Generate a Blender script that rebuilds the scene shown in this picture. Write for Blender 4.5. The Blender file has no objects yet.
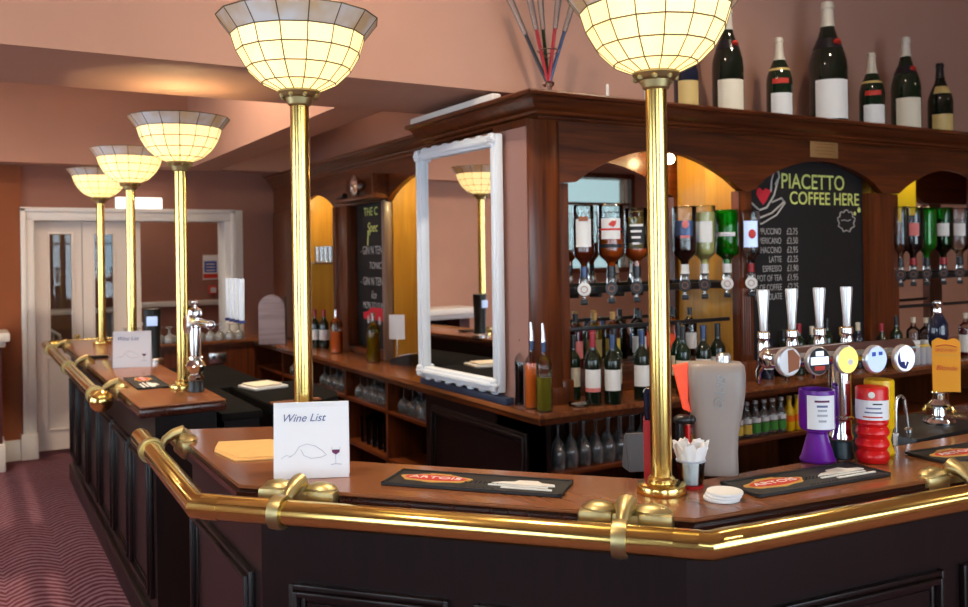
import bpy, bmesh, math, random
from mathutils import Vector, Matrix, Euler
PI = math.pi
rnd = random.Random(11)
sc = bpy.context.scene
C = sc.collection

# ------------------------------------------------------------------ camera
CAM_H = 1.66
roll, pitch, yaw = math.radians(.83), 0.0, math.radians(30.6)
fw = Vector((math.sin(yaw)*math.cos(pitch), math.cos(yaw)*math.cos(pitch), -math.sin(pitch)))
rt = Vector((math.cos(yaw), -math.sin(yaw), 0))
up = rt.cross(fw)
r2 = math.cos(roll)*rt - math.sin(roll)*up
u2 = math.sin(roll)*rt + math.cos(roll)*up
cd = bpy.data.cameras.new('camera')
cam = bpy.data.objects.new('camera', cd); C.objects.link(cam)
cam.matrix_world = Matrix(((r2.x, u2.x, -fw.x, -.014), (r2.y, u2.y, -fw.y, -.026), (r2.z, u2.z, -fw.z, CAM_H), (0, 0, 0, 1)))
cd.sensor_width = 36; cd.lens = 878/968*36; cd.shift_y = -49/968; cd.clip_start = .05
cd.dof.use_dof = True; cd.dof.focus_distance = 2.5; cd.dof.aperture_fstop = 4.0
sc.camera = cam

# ------------------------------------------------------------------ light
w = bpy.data.worlds.new('world'); sc.world = w; w.use_nodes = True
bg = w.node_tree.nodes['Background']
bg.inputs[0].default_value = (.80, .90, 1.0, 1); bg.inputs[1].default_value = 7.0
sc.view_settings.view_transform = 'Standard'; sc.view_settings.look = 'None'
sc.view_settings.gamma = 1; sc.view_settings.exposure = .0
sc.cycles.use_denoising = True
sc.cycles.max_bounces = 8; sc.cycles.transparent_max_bounces = 24; sc.cycles.glossy_bounces = 5
sc.cycles.sample_clamp_indirect = 6

def light(kind, name, loc, energy, color, parent=None, **kw):
    d = bpy.data.lights.new(name, kind); d.energy = energy; d.color = color
    for k, v in kw.items():
        if k not in ('rot',): setattr(d, k, v)
    o = bpy.data.objects.new(name, d); C.objects.link(o); o.location = loc
    if 'rot' in kw: o.rotation_euler = kw['rot']
    if parent: o.parent = parent
    return o
# daylight portals in the real window openings
def portal(loc, rot, sx, sy):
    o = light('AREA', 'window_portal', loc, 1, (1, 1, 1), rot=rot, shape='RECTANGLE', size=sx, size_y=sy)
    o.data.cycles.is_portal = True
WIN_FRONT = [(-2.7, -.1, .6, 2.85), (.9, 4.4, .6, 2.85), (5.5, 8.3, 1.45, 2.72)]      # x0,x1,z0,z1 at y=-2.6
WIN_LEFT = [(-1.4, .8, .8, 2.6), (2.2, 4.4, .8, 2.6), (5.2, 7.2, .8, 2.6)]            # y0,y1,z0,z1 at x=-3.2
for a, b, c, d in WIN_FRONT: portal(((a+b)/2, -2.62, (c+d)/2), (PI/2, 0, PI), b-a, d-c)
for a, b, c, d in WIN_LEFT: portal((-3.22, (a+b)/2, (c+d)/2), (PI/2, 0, PI/2), b-a, d-c)
CEIL_FILL = [(-.6, 1.9, 55), (1.5, 2.4, 55), (3.6, 2.3, 24), (1.15, 5.4, 95), (-.6, 6.4, 36), (-1.9, 6.6, 36), (2.42, 6.3, 14), (6.4, .2, 60), (4.2, -1.2, 40)]   # unseen ceiling lights added to brighten the room

# ------------------------------------------------------------------ materials
def srgb(r, g, b):
    f = lambda c: (c/12.92 if c <= .04045 else ((c+.055)/1.055)**2.4)
    return (f(r/255), f(g/255), f(b/255), 1)
def newmat(name):
    m = bpy.data.materials.new(name); m.use_nodes = True
    return m, m.node_tree.nodes, m.node_tree.links, m.node_tree.nodes['Principled BSDF']
def pm(name, col, rough=.5, metal=0, coat=0, emit=None, es=0, spec=.5, noise=0, nscale=20, trans=0, bump=0):
    m, n, l, p = newmat(name)
    c = col if len(col) == 4 else (*col, 1)
    p.inputs['Base Color'].default_value = c; p.inputs['Roughness'].default_value = rough
    p.inputs['Metallic'].default_value = metal; p.inputs['Coat Weight'].default_value = coat
    p.inputs['Coat Roughness'].default_value = .08
    p.inputs['Specular IOR Level'].default_value = spec; p.inputs['Transmission Weight'].default_value = trans
    if emit: p.inputs['Emission Color'].default_value = (*emit[:3], 1); p.inputs['Emission Strength'].default_value = es
    if noise or bump:
        tc = n.new('ShaderNodeTexCoord'); t = n.new('ShaderNodeTexNoise'); t.inputs['Scale'].default_value = nscale; t.inputs['Detail'].default_value = 4
        l.new(tc.outputs['Object'], t.inputs['Vector'])
        if noise:
            r = n.new('ShaderNodeValToRGB')
            r.color_ramp.elements[0].position = .3; r.color_ramp.elements[1].position = .7
            r.color_ramp.elements[0].color = tuple(x*(1-noise) for x in c[:3])+(1,)
            r.color_ramp.elements[1].color = tuple(min(1, x*(1+noise)) for x in c[:3])+(1,)
            l.new(t.outputs['Fac'], r.inputs['Fac']); l.new(r.outputs['Color'], p.inputs['Base Color'])
        if bump:
            b = n.new('ShaderNodeBump'); b.inputs['Strength'].default_value = bump; b.inputs['Distance'].default_value = .01
            l.new(t.outputs['Fac'], b.inputs['Height']); l.new(b.outputs['Normal'], p.inputs['Normal'])
    return m
def wood(name, c1, c2, rough=.3, coat=.3, scale=(3, 3, 30), axis='Z', spec=.5):
    m, n, l, p = newmat(name)
    tc = n.new('ShaderNodeTexCoord'); mp = n.new('ShaderNodeMapping')
    s = {'X': (1.2, 22, 22), 'Y': (22, 1.2, 22), 'Z': (22, 22, 1.2)}[axis]
    mp.inputs['Scale'].default_value = s
    t = n.new('ShaderNodeTexNoise'); t.inputs['Scale'].default_value = 1.5; t.inputs['Detail'].default_value = 6; t.inputs['Distortion'].default_value = .8
    r = n.new('ShaderNodeValToRGB'); r.color_ramp.elements[0].position = .3; r.color_ramp.elements[1].position = .72
    r.color_ramp.elements[0].color = c1; r.color_ramp.elements[1].color = c2
    l.new(tc.outputs['Object'], mp.inputs['Vector']); l.new(mp.outputs['Vector'], t.inputs['Vector'])
    l.new(t.outputs['Fac'], r.inputs['Fac']); l.new(r.outputs['Color'], p.inputs['Base Color'])
    p.inputs['Roughness'].default_value = rough; p.inputs['Coat Weight'].default_value = coat; p.inputs['Coat Roughness'].default_value = .12
    p.inputs['Specular IOR Level'].default_value = spec
    return m
def thin_glass(name, tint, refl=1.0, rough=.02):
    m, n, l, p = newmat(name); n.remove(p)
    out = n['Material Output']; tr = n.new('ShaderNodeBsdfTransparent'); gl = n.new('ShaderNodeBsdfGlossy')
    tr.inputs[0].default_value = (*tint, 1); gl.inputs['Roughness'].default_value = rough
    fr = n.new('ShaderNodeFresnel'); fr.inputs['IOR'].default_value = 1.5
    mu = n.new('ShaderNodeMath'); mu.operation = 'MULTIPLY'; mu.inputs[1].default_value = refl; mu.use_clamp = True
    mx = n.new('ShaderNodeMixShader')
    l.new(fr.outputs[0], mu.inputs[0]); l.new(mu.outputs[0], mx.inputs[0]); l.new(tr.outputs[0], mx.inputs[1]); l.new(gl.outputs[0], mx.inputs[2])
    l.new(mx.outputs[0], out.inputs['Surface'])
    return m
M = {}
M['pink'] = pm('pink_paint', srgb(186, 142, 124), .75, noise=.03, nscale=3)
M['pinkshade'] = pm('shaded_pink_paint', srgb(166, 124, 114), .75, noise=.03, nscale=3)  # same pink paint made darker, as where less light falls
M['brownwall'] = pm('brown_wall_paint', srgb(150, 104, 90), .75, noise=.04, nscale=3)
M['white'] = pm('white_gloss_paint', srgb(228, 226, 224), .35)
M['cream'] = pm('cream_paint', srgb(226, 216, 208), .4)
M['mirrorwhite'] = pm('white_carved_frame', srgb(222, 230, 240), .4)
M['top'] = wood('counter_top_wood', srgb(133, 82, 50), srgb(139, 87, 54), .26, .3, axis='Y')
M['nosing'] = wood('counter_nosing_wood', srgb(50, 22, 15), srgb(62, 28, 19), .25, .4, axis='Y')
M['dark'] = wood('dark_panel_wood', srgb(15, 7, 8), srgb(28, 12, 12), .36, .08, spec=.35)
M['mahog'] = wood('mahogany_vertical', srgb(58, 24, 8), srgb(112, 54, 20), .3, .15)
M['mahogX'] = wood('mahogany_along_front', srgb(58, 24, 8), srgb(112, 54, 20), .3, .15, axis='X')
M['mahogY'] = wood('mahogany_along_side', srgb(58, 24, 8), srgb(112, 54, 20), .3, .15, axis='Y')
M['oak'] = wood('golden_oak', srgb(186, 136, 48), srgb(208, 160, 66), .35, .2)
M['backtop'] = wood('back_counter_wood', srgb(96, 52, 30), srgb(150, 92, 54), .25, .4, axis='Y')
M['brass'] = pm('polished_brass', (.90, .66, .21), .17, 1, noise=.05, nscale=6)
M['brass2'] = pm('aged_brass', (.50, .41, .20), .40, 1, noise=.12, nscale=14)
M['chrome'] = pm('chrome', (.82, .83, .85), .08, 1)
M['steel'] = pm('brushed_steel', (.72, .73, .75), .25, 1)
M['handlemetal'] = pm('satin_silver', (.80, .81, .84), .32, .85)
M['black'] = pm('black_plastic', (.012, .012, .014), .35)
M['rubber'] = pm('black_rubber', (.014, .014, .016), .6, bump=.3, nscale=160)
M['paper'] = pm('white_card', srgb(236, 238, 244), .6)
M['tan'] = pm('tan_paper', srgb(234, 190, 122), .7, noise=.04)
M['bluegrey'] = pm('blue_grey_ink', srgb(96, 104, 150), .6)
M['lightgrey'] = pm('light_grey_ink', srgb(176, 178, 190), .6)
M['purpleink'] = pm('wine_purple_ink', srgb(104, 30, 84), .6)
M['gold'] = pm('gold_print', srgb(206, 160, 82), .4)
M['redprint'] = pm('red_print', srgb(200, 52, 38), .45)
M['whiteprint'] = pm('white_print', srgb(232, 232, 228), .5)
M['blackprint'] = pm('black_print', srgb(30, 28, 30), .5)
M['chalkboard'] = pm('chalkboard_black', srgb(15, 16, 20), .6, noise=.2, nscale=5)
M['chalkw'] = pm('white_chalk', srgb(176, 176, 176), .9)
M['chalky'] = pm('lime_chalk', srgb(214, 226, 130), .9)
M['chalkr'] = pm('red_chalk', srgb(206, 40, 56), .9)
M['purple'] = pm('purple_plastic', srgb(104, 20, 150), .3)
M['red'] = pm('red_plastic', srgb(214, 22, 24), .28)
M['yellow'] = pm('yellow_plastic', srgb(236, 190, 10), .3)
M['orange'] = pm('glowing_orange_plastic', srgb(255, 84, 36), .35, emit=srgb(255, 70, 20), es=.25)  # plastic given a faint glow of its own
M['darkred'] = pm('dark_red_plastic', srgb(150, 22, 32), .35)
M['greyplastic'] = pm('warm_grey_plastic', srgb(150, 138, 132), .38)
M['grey2'] = pm('grey_plastic', srgb(150, 150, 154), .4)
M['grey3'] = pm('dark_grey_plastic', srgb(88, 88, 92), .5)
M['clip'] = pm('amber_pump_clip', srgb(236, 160, 34), .4)
M['teal'] = pm('dark_teal_rubber', srgb(30, 52, 58), .4)
M['foil_white'] = pm('white_foil', srgb(216, 208, 192), .35)
M['foil_black'] = pm('black_foil', srgb(30, 28, 34), .3)
M['foil_red'] = pm('red_foil', srgb(150, 24, 44), .3)
M['foil_blue'] = pm('blue_grey_foil', srgb(60, 76, 110), .25, .4)
M['label'] = pm('cream_label', srgb(226, 218, 198), .6)
M['labelw'] = pm('white_label', srgb(226, 228, 230), .6)
M['labely'] = pm('yellow_label', srgb(226, 196, 84), .6)
M['labelgold'] = pm('gold_label', srgb(206, 178, 112), .4)
M['labelblack'] = pm('black_label', srgb(26, 26, 28), .5)
M['labelpink'] = pm('pink_label_band', srgb(214, 120, 120), .6)
M['g_black'] = pm('near_black_glass', (.006, .012, .007), .06, coat=.5)
M['g_green'] = pm('dark_green_glass', (.006, .020, .009), .06, coat=.5)
M['g_blue'] = pm('dark_blue_glass', (.008, .014, .035), .06, coat=.5)
M['glass'] = thin_glass('clear_glass', (.93, .95, .95), 1.3)
def brightened_glass(name, tint, fac):  # white diffuse mixed in so clear glass looks more brightly lit
    m = thin_glass(name, tint, 4.0, .08); n, l = m.node_tree.nodes, m.node_tree.links
    out = n['Material Output']; prev = out.inputs['Surface'].links[0].from_socket
    df = n.new('ShaderNodeBsdfDiffuse'); df.inputs[0].default_value = (.85, .9, .95, 1); mx = n.new('ShaderNodeMixShader'); mx.inputs[0].default_value = fac
    l.new(prev, mx.inputs[1]); l.new(df.outputs[0], mx.inputs[2]); l.new(mx.outputs[0], out.inputs['Surface']); return m
M['glassbright'] = brightened_glass('tumbler_glass', (.90, .93, .94), .05)
M['glassmid'] = brightened_glass('shelf_glass', (.86, .90, .92), .10)
M['glassfar'] = brightened_glass('brightest_glass', (.88, .92, .94), .20)
M['matteblack'] = pm('matt_black_metal', (.008, .008, .009), .9, spec=.05)
M['ggreen'] = thin_glass('bright_green_glass', (.10, .72, .16), 1.2)
M['gamber'] = thin_glass('olive_yellow_glass', (.78, .66, .12), 1.2)
M['bluepane'] = thin_glass('sky_dimming_blue_pane', (.045, .075, .09), .4)  # dark blue tint put in to dim the white sky behind
M['tintpane'] = thin_glass('sky_dimming_window_glass', (.30, .34, .33), .6)  # grey tint put in to dim the sky mirrored in the bay
M['pane'] = thin_glass('window_pane_glass', (.9, .93, .94), 1.0)
M['whisky'] = pm('amber_whisky', srgb(186, 78, 14), .08, emit=None, coat=.3)
M['whisky2'] = pm('dark_amber_rum', srgb(120, 40, 14), .08, coat=.3)
M['brandy'] = pm('dark_brown_spirit', srgb(40, 14, 12), .08, coat=.3)
M['whitewine'] = pm('pale_yellow_spirit', srgb(214, 204, 128), .08)
M['gin'] = pm('green_spirit', srgb(16, 150, 40), .1, coat=.3)
M['clearliq'] = thin_glass('clear_spirit', (.8, .82, .85), .6)
M['orangeliq'] = pm('orange_juice', srgb(255, 128, 40), .15)
M['oliveliq'] = pm('olive_liqueur', srgb(150, 130, 40), .1, coat=.3)
M['blackliq'] = pm('black_liquor', (.01, .008, .01), .1)
M['redliq'] = pm('dark_red_liqueur', srgb(110, 12, 30), .1)
M['mirror'] = pm('mirror_silver', (.9, .9, .9), .012, 1)
M['lead'] = pm('lead_came', srgb(104, 84, 54), .45, .5)
M['signblue'] = pm('sign_blue', srgb(50, 90, 190), .5)
M['boardgreen'] = pm('poster_green', srgb(70, 150, 60), .6)
M['silver'] = pm('silver_print', (.7, .7, .72), .3, .8)
M['bulb'] = pm('frosted_bulb', (1, .9, .7), .4, emit=(1, .78, .45), es=14)
M['exit'] = pm('exit_lamp_diffuser', (1, .98, .9), .4, emit=(1, .95, .82), es=2.2)
M['downl'] = pm('downlight_lens', (1, .9, .7), .4, emit=(1, .82, .55), es=6)
M['lensy'] = pm('yellow_lit_lens', srgb(238, 226, 120), .3, emit=srgb(255, 236, 120), es=.75)
M['lensw'] = pm('white_lit_lens', srgb(226, 232, 244), .3, emit=srgb(226, 236, 255), es=.7)
M['lensb'] = pm('blue_lit_lens', srgb(180, 200, 236), .3, emit=srgb(190, 210, 250), es=.6)
M['navy'] = pm('navy_print', srgb(30, 40, 110), .4)
M['brownprint'] = pm('brown_print', srgb(150, 84, 44), .4)
M['metzyellow'] = pm('poster_yellow', srgb(232, 206, 30), .6)
M['greystrip'] = wood('pale_grey_wood_strip', srgb(112, 92, 84), srgb(146, 124, 114), .4, .2)
M['greywood'] = wood('weathered_grey_wood', srgb(120, 108, 118), srgb(160, 146, 156), .5, .1, axis='X')
M['straw'] = pm('white_paper_straw', srgb(236, 236, 238), .55)

def mk_carpet():
    m, n, l, p = newmat('patterned_carpet')
    tc = n.new('ShaderNodeTexCoord'); sep = n.new('ShaderNodeSeparateXYZ'); l.new(tc.outputs['Object'], sep.inputs[0])
    def math_(op, a, b=None, v=None):
        q = n.new('ShaderNodeMath'); q.operation = op
        for i, s in enumerate((a, b)):
            if s is None: continue
            if isinstance(s, (int, float)): q.inputs[i].default_value = s
            else: l.new(s, q.inputs[i])
        return q.outputs[0]
    X, Y = sep.outputs[0], sep.outputs[1]
    # columns running away along Y, nested curved ripples inside each column
    u = math_('PINGPONG', X, .14)
    sag = math_('MULTIPLY', math_('POWER', u, 1.6), 3.0)
    nz = n.new('ShaderNodeTexNoise'); nz.inputs['Scale'].default_value = 9; l.new(tc.outputs['Object'], nz.inputs['Vector'])
    ph = math_('ADD', math_('ADD', Y, sag), math_('MULTIPLY', nz.outputs['Fac'], .05))
    sn = math_('SINE', math_('MULTIPLY', ph, 105))
    r = n.new('ShaderNodeValToRGB'); r.color_ramp.elements[0].position = .25; r.color_ramp.elements[1].position = .8
    r.color_ramp.elements[0].color = srgb(84, 40, 48); r.color_ramp.elements[1].color = srgb(150, 116, 132)
    l.new(math_('MULTIPLY_ADD', sn, .5), r.inputs['Fac'])
    f = r.inputs['Fac'].links[0].from_node; f.inputs[2].default_value = .5
    big = n.new('ShaderNodeTexNoise'); big.inputs['Scale'].default_value = 1.6; l.new(tc.outputs['Object'], big.inputs['Vector'])
    mx = n.new('ShaderNodeMix'); mx.data_type = 'RGBA'; mx.inputs['B'].default_value = srgb(104, 46, 50)
    fac = math_('MULTIPLY', big.outputs['Fac'], .5); l.new(fac, mx.inputs['Factor']); l.new(r.outputs['Color'], mx.inputs['A'])
    l.new(mx.outputs['Result'], p.inputs['Base Color']); p.inputs['Roughness'].default_value = .95
    p.inputs['Specular IOR Level'].default_value = .15
    return m
M['carpet'] = mk_carpet()
def mk_shade():
    m, n, l, p = newmat('lit_opal_glass')
    tc = n.new('ShaderNodeTexCoord'); t = n.new('ShaderNodeTexNoise'); t.inputs['Scale'].default_value = 7
    l.new(tc.outputs['Object'], t.inputs['Vector'])
    r = n.new('ShaderNodeValToRGB'); r.color_ramp.elements[0].position = .3; r.color_ramp.elements[1].position = .7
    r.color_ramp.elements[0].color = (1, .74, .26, 1); r.color_ramp.elements[1].color = (1, .86, .44, 1)
    l.new(t.outputs['Fac'], r.inputs['Fac'])
    l.new(r.outputs['Color'], p.inputs['Emission Color']); p.inputs['Emission Strength'].default_value = .92
    p.inputs['Base Color'].default_value = (.8, .68, .45, 1); p.inputs['Roughness'].default_value = .3
    tl = n.new('ShaderNodeBsdfTranslucent'); tl.inputs[0].default_value = (1, .82, .42, 1)
    mx = n.new('ShaderNodeMixShader'); mx.inputs[0].default_value = .10
    l.new(p.outputs[0], mx.inputs[1]); l.new(tl.outputs[0], mx.inputs[2]); l.new(mx.outputs[0], n['Material Output'].inputs['Surface'])
    return m
M['shade'] = mk_shade()
def mk_rim():
    m, n, l, p = newmat('unlit_opal_glass')
    tc = n.new('ShaderNodeTexCoord'); t = n.new('ShaderNodeTexNoise'); t.inputs['Scale'].default_value = 11
    l.new(tc.outputs['Object'], t.inputs['Vector'])
    r = n.new('ShaderNodeValToRGB'); r.color_ramp.elements[0].position = .35; r.color_ramp.elements[1].position = .65
    r.color_ramp.elements[0].color = srgb(206, 176, 140); r.color_ramp.elements[1].color = srgb(216, 214, 216)
    l.new(t.outputs['Fac'], r.inputs['Fac']); l.new(r.outputs['Color'], p.inputs['Base Color'])
    p.inputs['Roughness'].default_value = .25
    tl = n.new('ShaderNodeBsdfTranslucent'); l.new(r.outputs['Color'], tl.inputs[0])
    mx = n.new('ShaderNodeMixShader'); mx.inputs[0].default_value = .03
    l.new(p.outputs[0], mx.inputs[1]); l.new(tl.outputs[0], mx.inputs[2]); l.new(mx.outputs[0], n['Material Output'].inputs['Surface'])
    return m
M['rim'] = mk_rim()

# ------------------------------------------------------------------ mesh helpers
class MB:
    def __init__(s): s.bm = bmesh.new(); s.X = Matrix.Identity(4); s.mi = 0
    def v(s, p): return s.bm.verts.new(s.X @ Vector(p))
    def f(s, vs):
        try: q = s.bm.faces.new(vs); q.material_index = s.mi; return q
        except ValueError: return None
    def box(s, x0, x1, y0, y1, z0, z1, bev=0, seg=2):
        vs = [s.v(p) for p in ((x0, y0, z0), (x1, y0, z0), (x1, y1, z0), (x0, y1, z0), (x0, y0, z1), (x1, y0, z1), (x1, y1, z1), (x0, y1, z1))]
        fs = [s.f([vs[i] for i in q]) for q in ((3, 2, 1, 0), (4, 5, 6, 7), (0, 1, 5, 4), (1, 2, 6, 5), (2, 3, 7, 6), (3, 0, 4, 7))]
        if bev:
            es = list({e for q in fs for e in q.edges})
            bmesh.ops.bevel(s.bm, geom=es, offset=bev, segments=seg, affect='EDGES', profile=.5)
        return s
    def prism(s, poly, a, b, plane='XY', bev=0):
        mp = {'XY': lambda u, v, w: (u, v, w), 'XZ': lambda u, v, w: (u, w, v), 'YZ': lambda u, v, w: (w, u, v)}[plane]
        A = [s.v(mp(u, v, a)) for u, v in poly]; B = [s.v(mp(u, v, b)) for u, v in poly]
        fs = [s.f(A[::-1]), s.f(B)]; k = len(poly)
        for i in range(k): fs.append(s.f([A[i], A[(i+1) % k], B[(i+1) % k], B[i]]))
        fs = [q for q in fs if q]
        bmesh.ops.recalc_face_normals(s.bm, faces=fs)
        if bev:
            es = [e for e in fs[1].edges] + [e for e in fs[0].edges]
            bmesh.ops.bevel(s.bm, geom=list(set(es)), offset=bev, segments=2, affect='EDGES')
        return s
    def lathe(s, prof, c=(0, 0, 0), seg=20, a0=0, a1=2*PI, caps=True):
        full = abs(a1-a0-2*PI) < 1e-6; k = seg if full else seg+1
        rings = []
        for r, z in prof:
            if r < 1e-5: rings.append([s.v((c[0], c[1], c[2]+z))])
            else: rings.append([s.v((c[0]+r*math.cos(a0+(a1-a0)*i/seg), c[1]+r*math.sin(a0+(a1-a0)*i/seg), c[2]+z)) for i in range(k)])
        fs = []
        for A, B in zip(rings, rings[1:]):
            for i in range(seg if full or True else k-1):
                j = (i+1) % k
                if not full and i+1 >= k: continue
                if len(A) == 1 and len(B) == 1: continue
                if len(A) == 1: fs.append(s.f([A[0], B[j], B[i]]))
                elif len(B) == 1: fs.append(s.f([A[i], A[j], B[0]]))
                else: fs.append(s.f([A[i], A[j], B[j], B[i]]))
        if full and caps:
            if len(rings[0]) > 1: fs.append(s.f(rings[0][::-1]))
            if len(rings[-1]) > 1: fs.append(s.f(rings[-1]))
        return s
    def tube(s, path, r, seg=10, closed=False, caps=True, flat=None):
        P = [Vector(p) for p in path]; n = len(P)
        R = r if isinstance(r, (list, tuple)) else [r]*n
        T = []
        for i in range(n):
            if closed: t = (P[(i+1) % n]-P[i-1])
            else:
                a = (P[i]-P[i-1]).normalized() if i else None; b = (P[i+1]-P[i]).normalized() if i < n-1 else None
                t = (a+b) if a and b else (a or b)
            T.append(t.normalized())
        u = T[0].orthogonal().normalized()
        if abs(T[0].z) < .9: u = Vector((0, 0, 1)).cross(T[0]).normalized()
        rings = []
        for i in range(n):
            u = (u-T[i]*u.dot(T[i])).normalized(); v = T[i].cross(u)
            k = 1.0
            if not closed and 0 < i < n-1:
                d = (P[i]-P[i-1]).normalized().dot(T[i]); k = 1/max(d, .5)
            ring = []
            for j in range(seg):
                a = 2*PI*j/seg; ring.append(s.v(P[i]+u*(math.cos(a)*R[i]*k)+v*(math.sin(a)*R[i]*(flat or 1))))
            rings.append(ring)
        m = n if closed else n-1
        for i in range(m):
            A, B = rings[i], rings[(i+1) % n]
            for j in range(seg): s.f([A[j], A[(j+1) % seg], B[(j+1) % seg], B[j]])
        if caps and not closed: s.f(rings[0][::-1]); s.f(rings[-1])
        return s
    def sweep(s, prof, path):
        """profile (out, z) carried along a horizontal path, mitred; out is to the right of travel"""
        P = [Vector((p[0], p[1])) for p in path]; n = len(P); rings = []
        for i in range(n):
            d0 = (P[i]-P[i-1]).normalized() if i else None; d1 = (P[i+1]-P[i]).normalized() if i < n-1 else None
            n0 = Vector((d0.y, -d0.x)) if d0 else None; n1 = Vector((d1.y, -d1.x)) if d1 else None
            if n0 and n1: nn = (n0+n1).normalized(); nn = nn/max(nn.dot(n0), .3)
            else: nn = n0 or n1
            rings.append([s.v((P[i].x+nn.x*o, P[i].y+nn.y*o, z)) for o, z in prof])
        k = len(prof); fs = []
        for A, B in zip(rings, rings[1:]):
            for j in range(k): fs.append(s.f([A[j], A[(j+1) % k], B[(j+1) % k], B[j]]))
        fs += [s.f(rings[0]), s.f(rings[-1][::-1])]
        bmesh.ops.recalc_face_normals(s.bm, faces=[q for q in fs if q])
        return s
    def ball(s, c, r, seg=14, sq=(1, 1, 1)):
        n = seg//2; rings = []
        for i in range(n+1):
            a = -PI/2+PI*i/n
            if i in (0, n): rings.append([s.v((c[0], c[1], c[2]+r*sq[2]*math.sin(a)))])
            else: rings.append([s.v((c[0]+r*sq[0]*math.cos(a)*math.cos(2*PI*j/seg), c[1]+r*sq[1]*math.cos(a)*math.sin(2*PI*j/seg), c[2]+r*sq[2]*math.sin(a))) for j in range(seg)])
        for A, B in zip(rings, rings[1:]):
            for j in range(seg):
                k = (j+1) % seg
                if len(A) == 1: s.f([A[0], B[k], B[j]])
                elif len(B) == 1: s.f([A[j], A[k], B[0]])
                else: s.f([A[j], A[k], B[k], B[j]])
        return s
    def build(s, name, mat, parent=None, off=None, smooth=35):
        if off:
            for q in s.bm.verts: q.co -= Vector(off)
        me = bpy.data.meshes.new(name); s.bm.to_mesh(me); s.bm.free()
        for m in (mat if isinstance(mat, (list, tuple)) else [mat]): me.materials.append(M[m] if isinstance(m, str) else m)
        if smooth:
            me.shade_smooth(); me.set_sharp_from_angle(angle=math.radians(smooth))
        o = bpy.data.objects.new(name, me); C.objects.link(o)
        if parent: o.parent = parent
        return o
def tag(o, label=None, cat=None, group=None, kind=None):
    if label: o['label'] = label
    if cat: o['category'] = cat
    if group: o['group'] = group
    if kind: o['kind'] = kind
    return o
def thing(name, label, cat, loc=(0, 0, 0), rz=0, group=None):
    o = bpy.data.objects.new(name, None); C.objects.link(o); o.empty_display_size = .05
    o.location = loc; o.rotation_euler = (0, 0, rz)
    return tag(o, label, cat, group)
def dup(root, loc, rz=None, label=None, group=None):
    r = root.copy(); C.objects.link(r); r.location = loc
    if rz is not None: r.rotation_euler = (0, 0, rz)
    if label: r['label'] = label
    if group: r['group'] = group
    for ch in list(root.children):
        c = ch.copy(); C.objects.link(c); c.parent = r
        for g in list(ch.children):
            d = g.copy(); C.objects.link(d); d.parent = c
    return r
def struct(name, mb, mat, smooth=35): return tag(mb.build(name, mat, smooth=smooth), kind='structure')
def text(body, size, loc, rot, mat, parent, align='CENTER', ext=.0004, shear=0, sx=1, name='lettering', line=1.0, off=0):
    cu = bpy.data.curves.new(name, 'FONT'); cu.body = body; cu.size = size; cu.align_x = align; cu.align_y = 'CENTER'
    cu.extrude = ext; cu.shear = shear; cu.space_line = line; cu.offset = off
    tmp = bpy.data.objects.new('tmp', cu); C.objects.link(tmp)
    dg = bpy.context.evaluated_depsgraph_get()
    me = bpy.data.meshes.new_from_object(tmp.evaluated_get(dg)); bpy.data.objects.remove(tmp); bpy.data.curves.remove(cu)
    me.name = name; me.materials.clear(); me.materials.append(M[mat])
    me.transform(Matrix.Diagonal((sx, 1, 1, 1)))
    o = bpy.data.objects.new(name, me); C.objects.link(o)
    o.location = loc; o.rotation_euler = rot
    if parent: o.parent = parent
    return o
def facecam(x, y, j=0): return math.atan2(-x, y)+j
FR = (PI/2, 0, 0)            # lettering upright facing -Y
FL = (PI/2, 0, -PI/2)        # lettering upright facing -X

# ================================================================== SETTING
struct('floor', MB().box(-3.4, 9.4, -2.8, 12.2, -.1, 0), 'carpet')
struct('ceiling', MB().box(-3.4, 9.4, -2.8, 12.2, 3.9, 4.0), 'pink')
def wall_with_holes(name, axis, pos, th, u0, u1, holes, mat, z1=3.9):
    mb = MB()
    us = sorted({u0, u1, *[h[0] for h in holes], *[h[1] for h in holes]})
    for a, b in zip(us, us[1:]):
        h = [q for q in holes if q[0] <= a+1e-6 and q[1] >= b-1e-6]
        segs = [(0, z1)] if not h else [(0, h[0][2]), (h[0][3], z1)]
        for z0, zz in segs:
            if zz-z0 < 1e-4: continue
            if axis == 'Y': mb.box(a, b, pos, pos+th, z0, zz)
            else: mb.box(pos, pos+th, a, b, z0, zz)
    bmesh.ops.remove_doubles(mb.bm, verts=mb.bm.verts, dist=1e-5)
    return struct(name, mb, mat, smooth=0)
wall_with_holes('wall_front', 'Y', -2.8, .2, -3.4, 9.4, WIN_FRONT, 'pink')
wall_with_holes('wall_left', 'X', -3.4, .2, -2.6, 12.0, WIN_LEFT, 'pink')
struct('wall_right', MB().box(9.2, 9.4, -2.6, 12.0, 0, 3.9), 'pink')
wall_with_holes('wall_back', 'Y', 8.3, .16, -3.2, 9.2, [(.43, 2.2, 0, 2.05)], 'brownwall')
wall_with_holes('wall_far_room', 'Y', 12.0, .2, -3.4, 9.4, [(1.36, 1.74, 1.5, 2.3)], 'brownwall')
struct('wall_partition', MB().box(2.6, 2.75, 8.46, 12.0, 0, 3.9), 'brownwall')
struct('wall_room_end', MB().box(1.55, 2.6, 10.2, 10.3, 0, 3.9), 'brownwall')
n_w = 0
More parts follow.
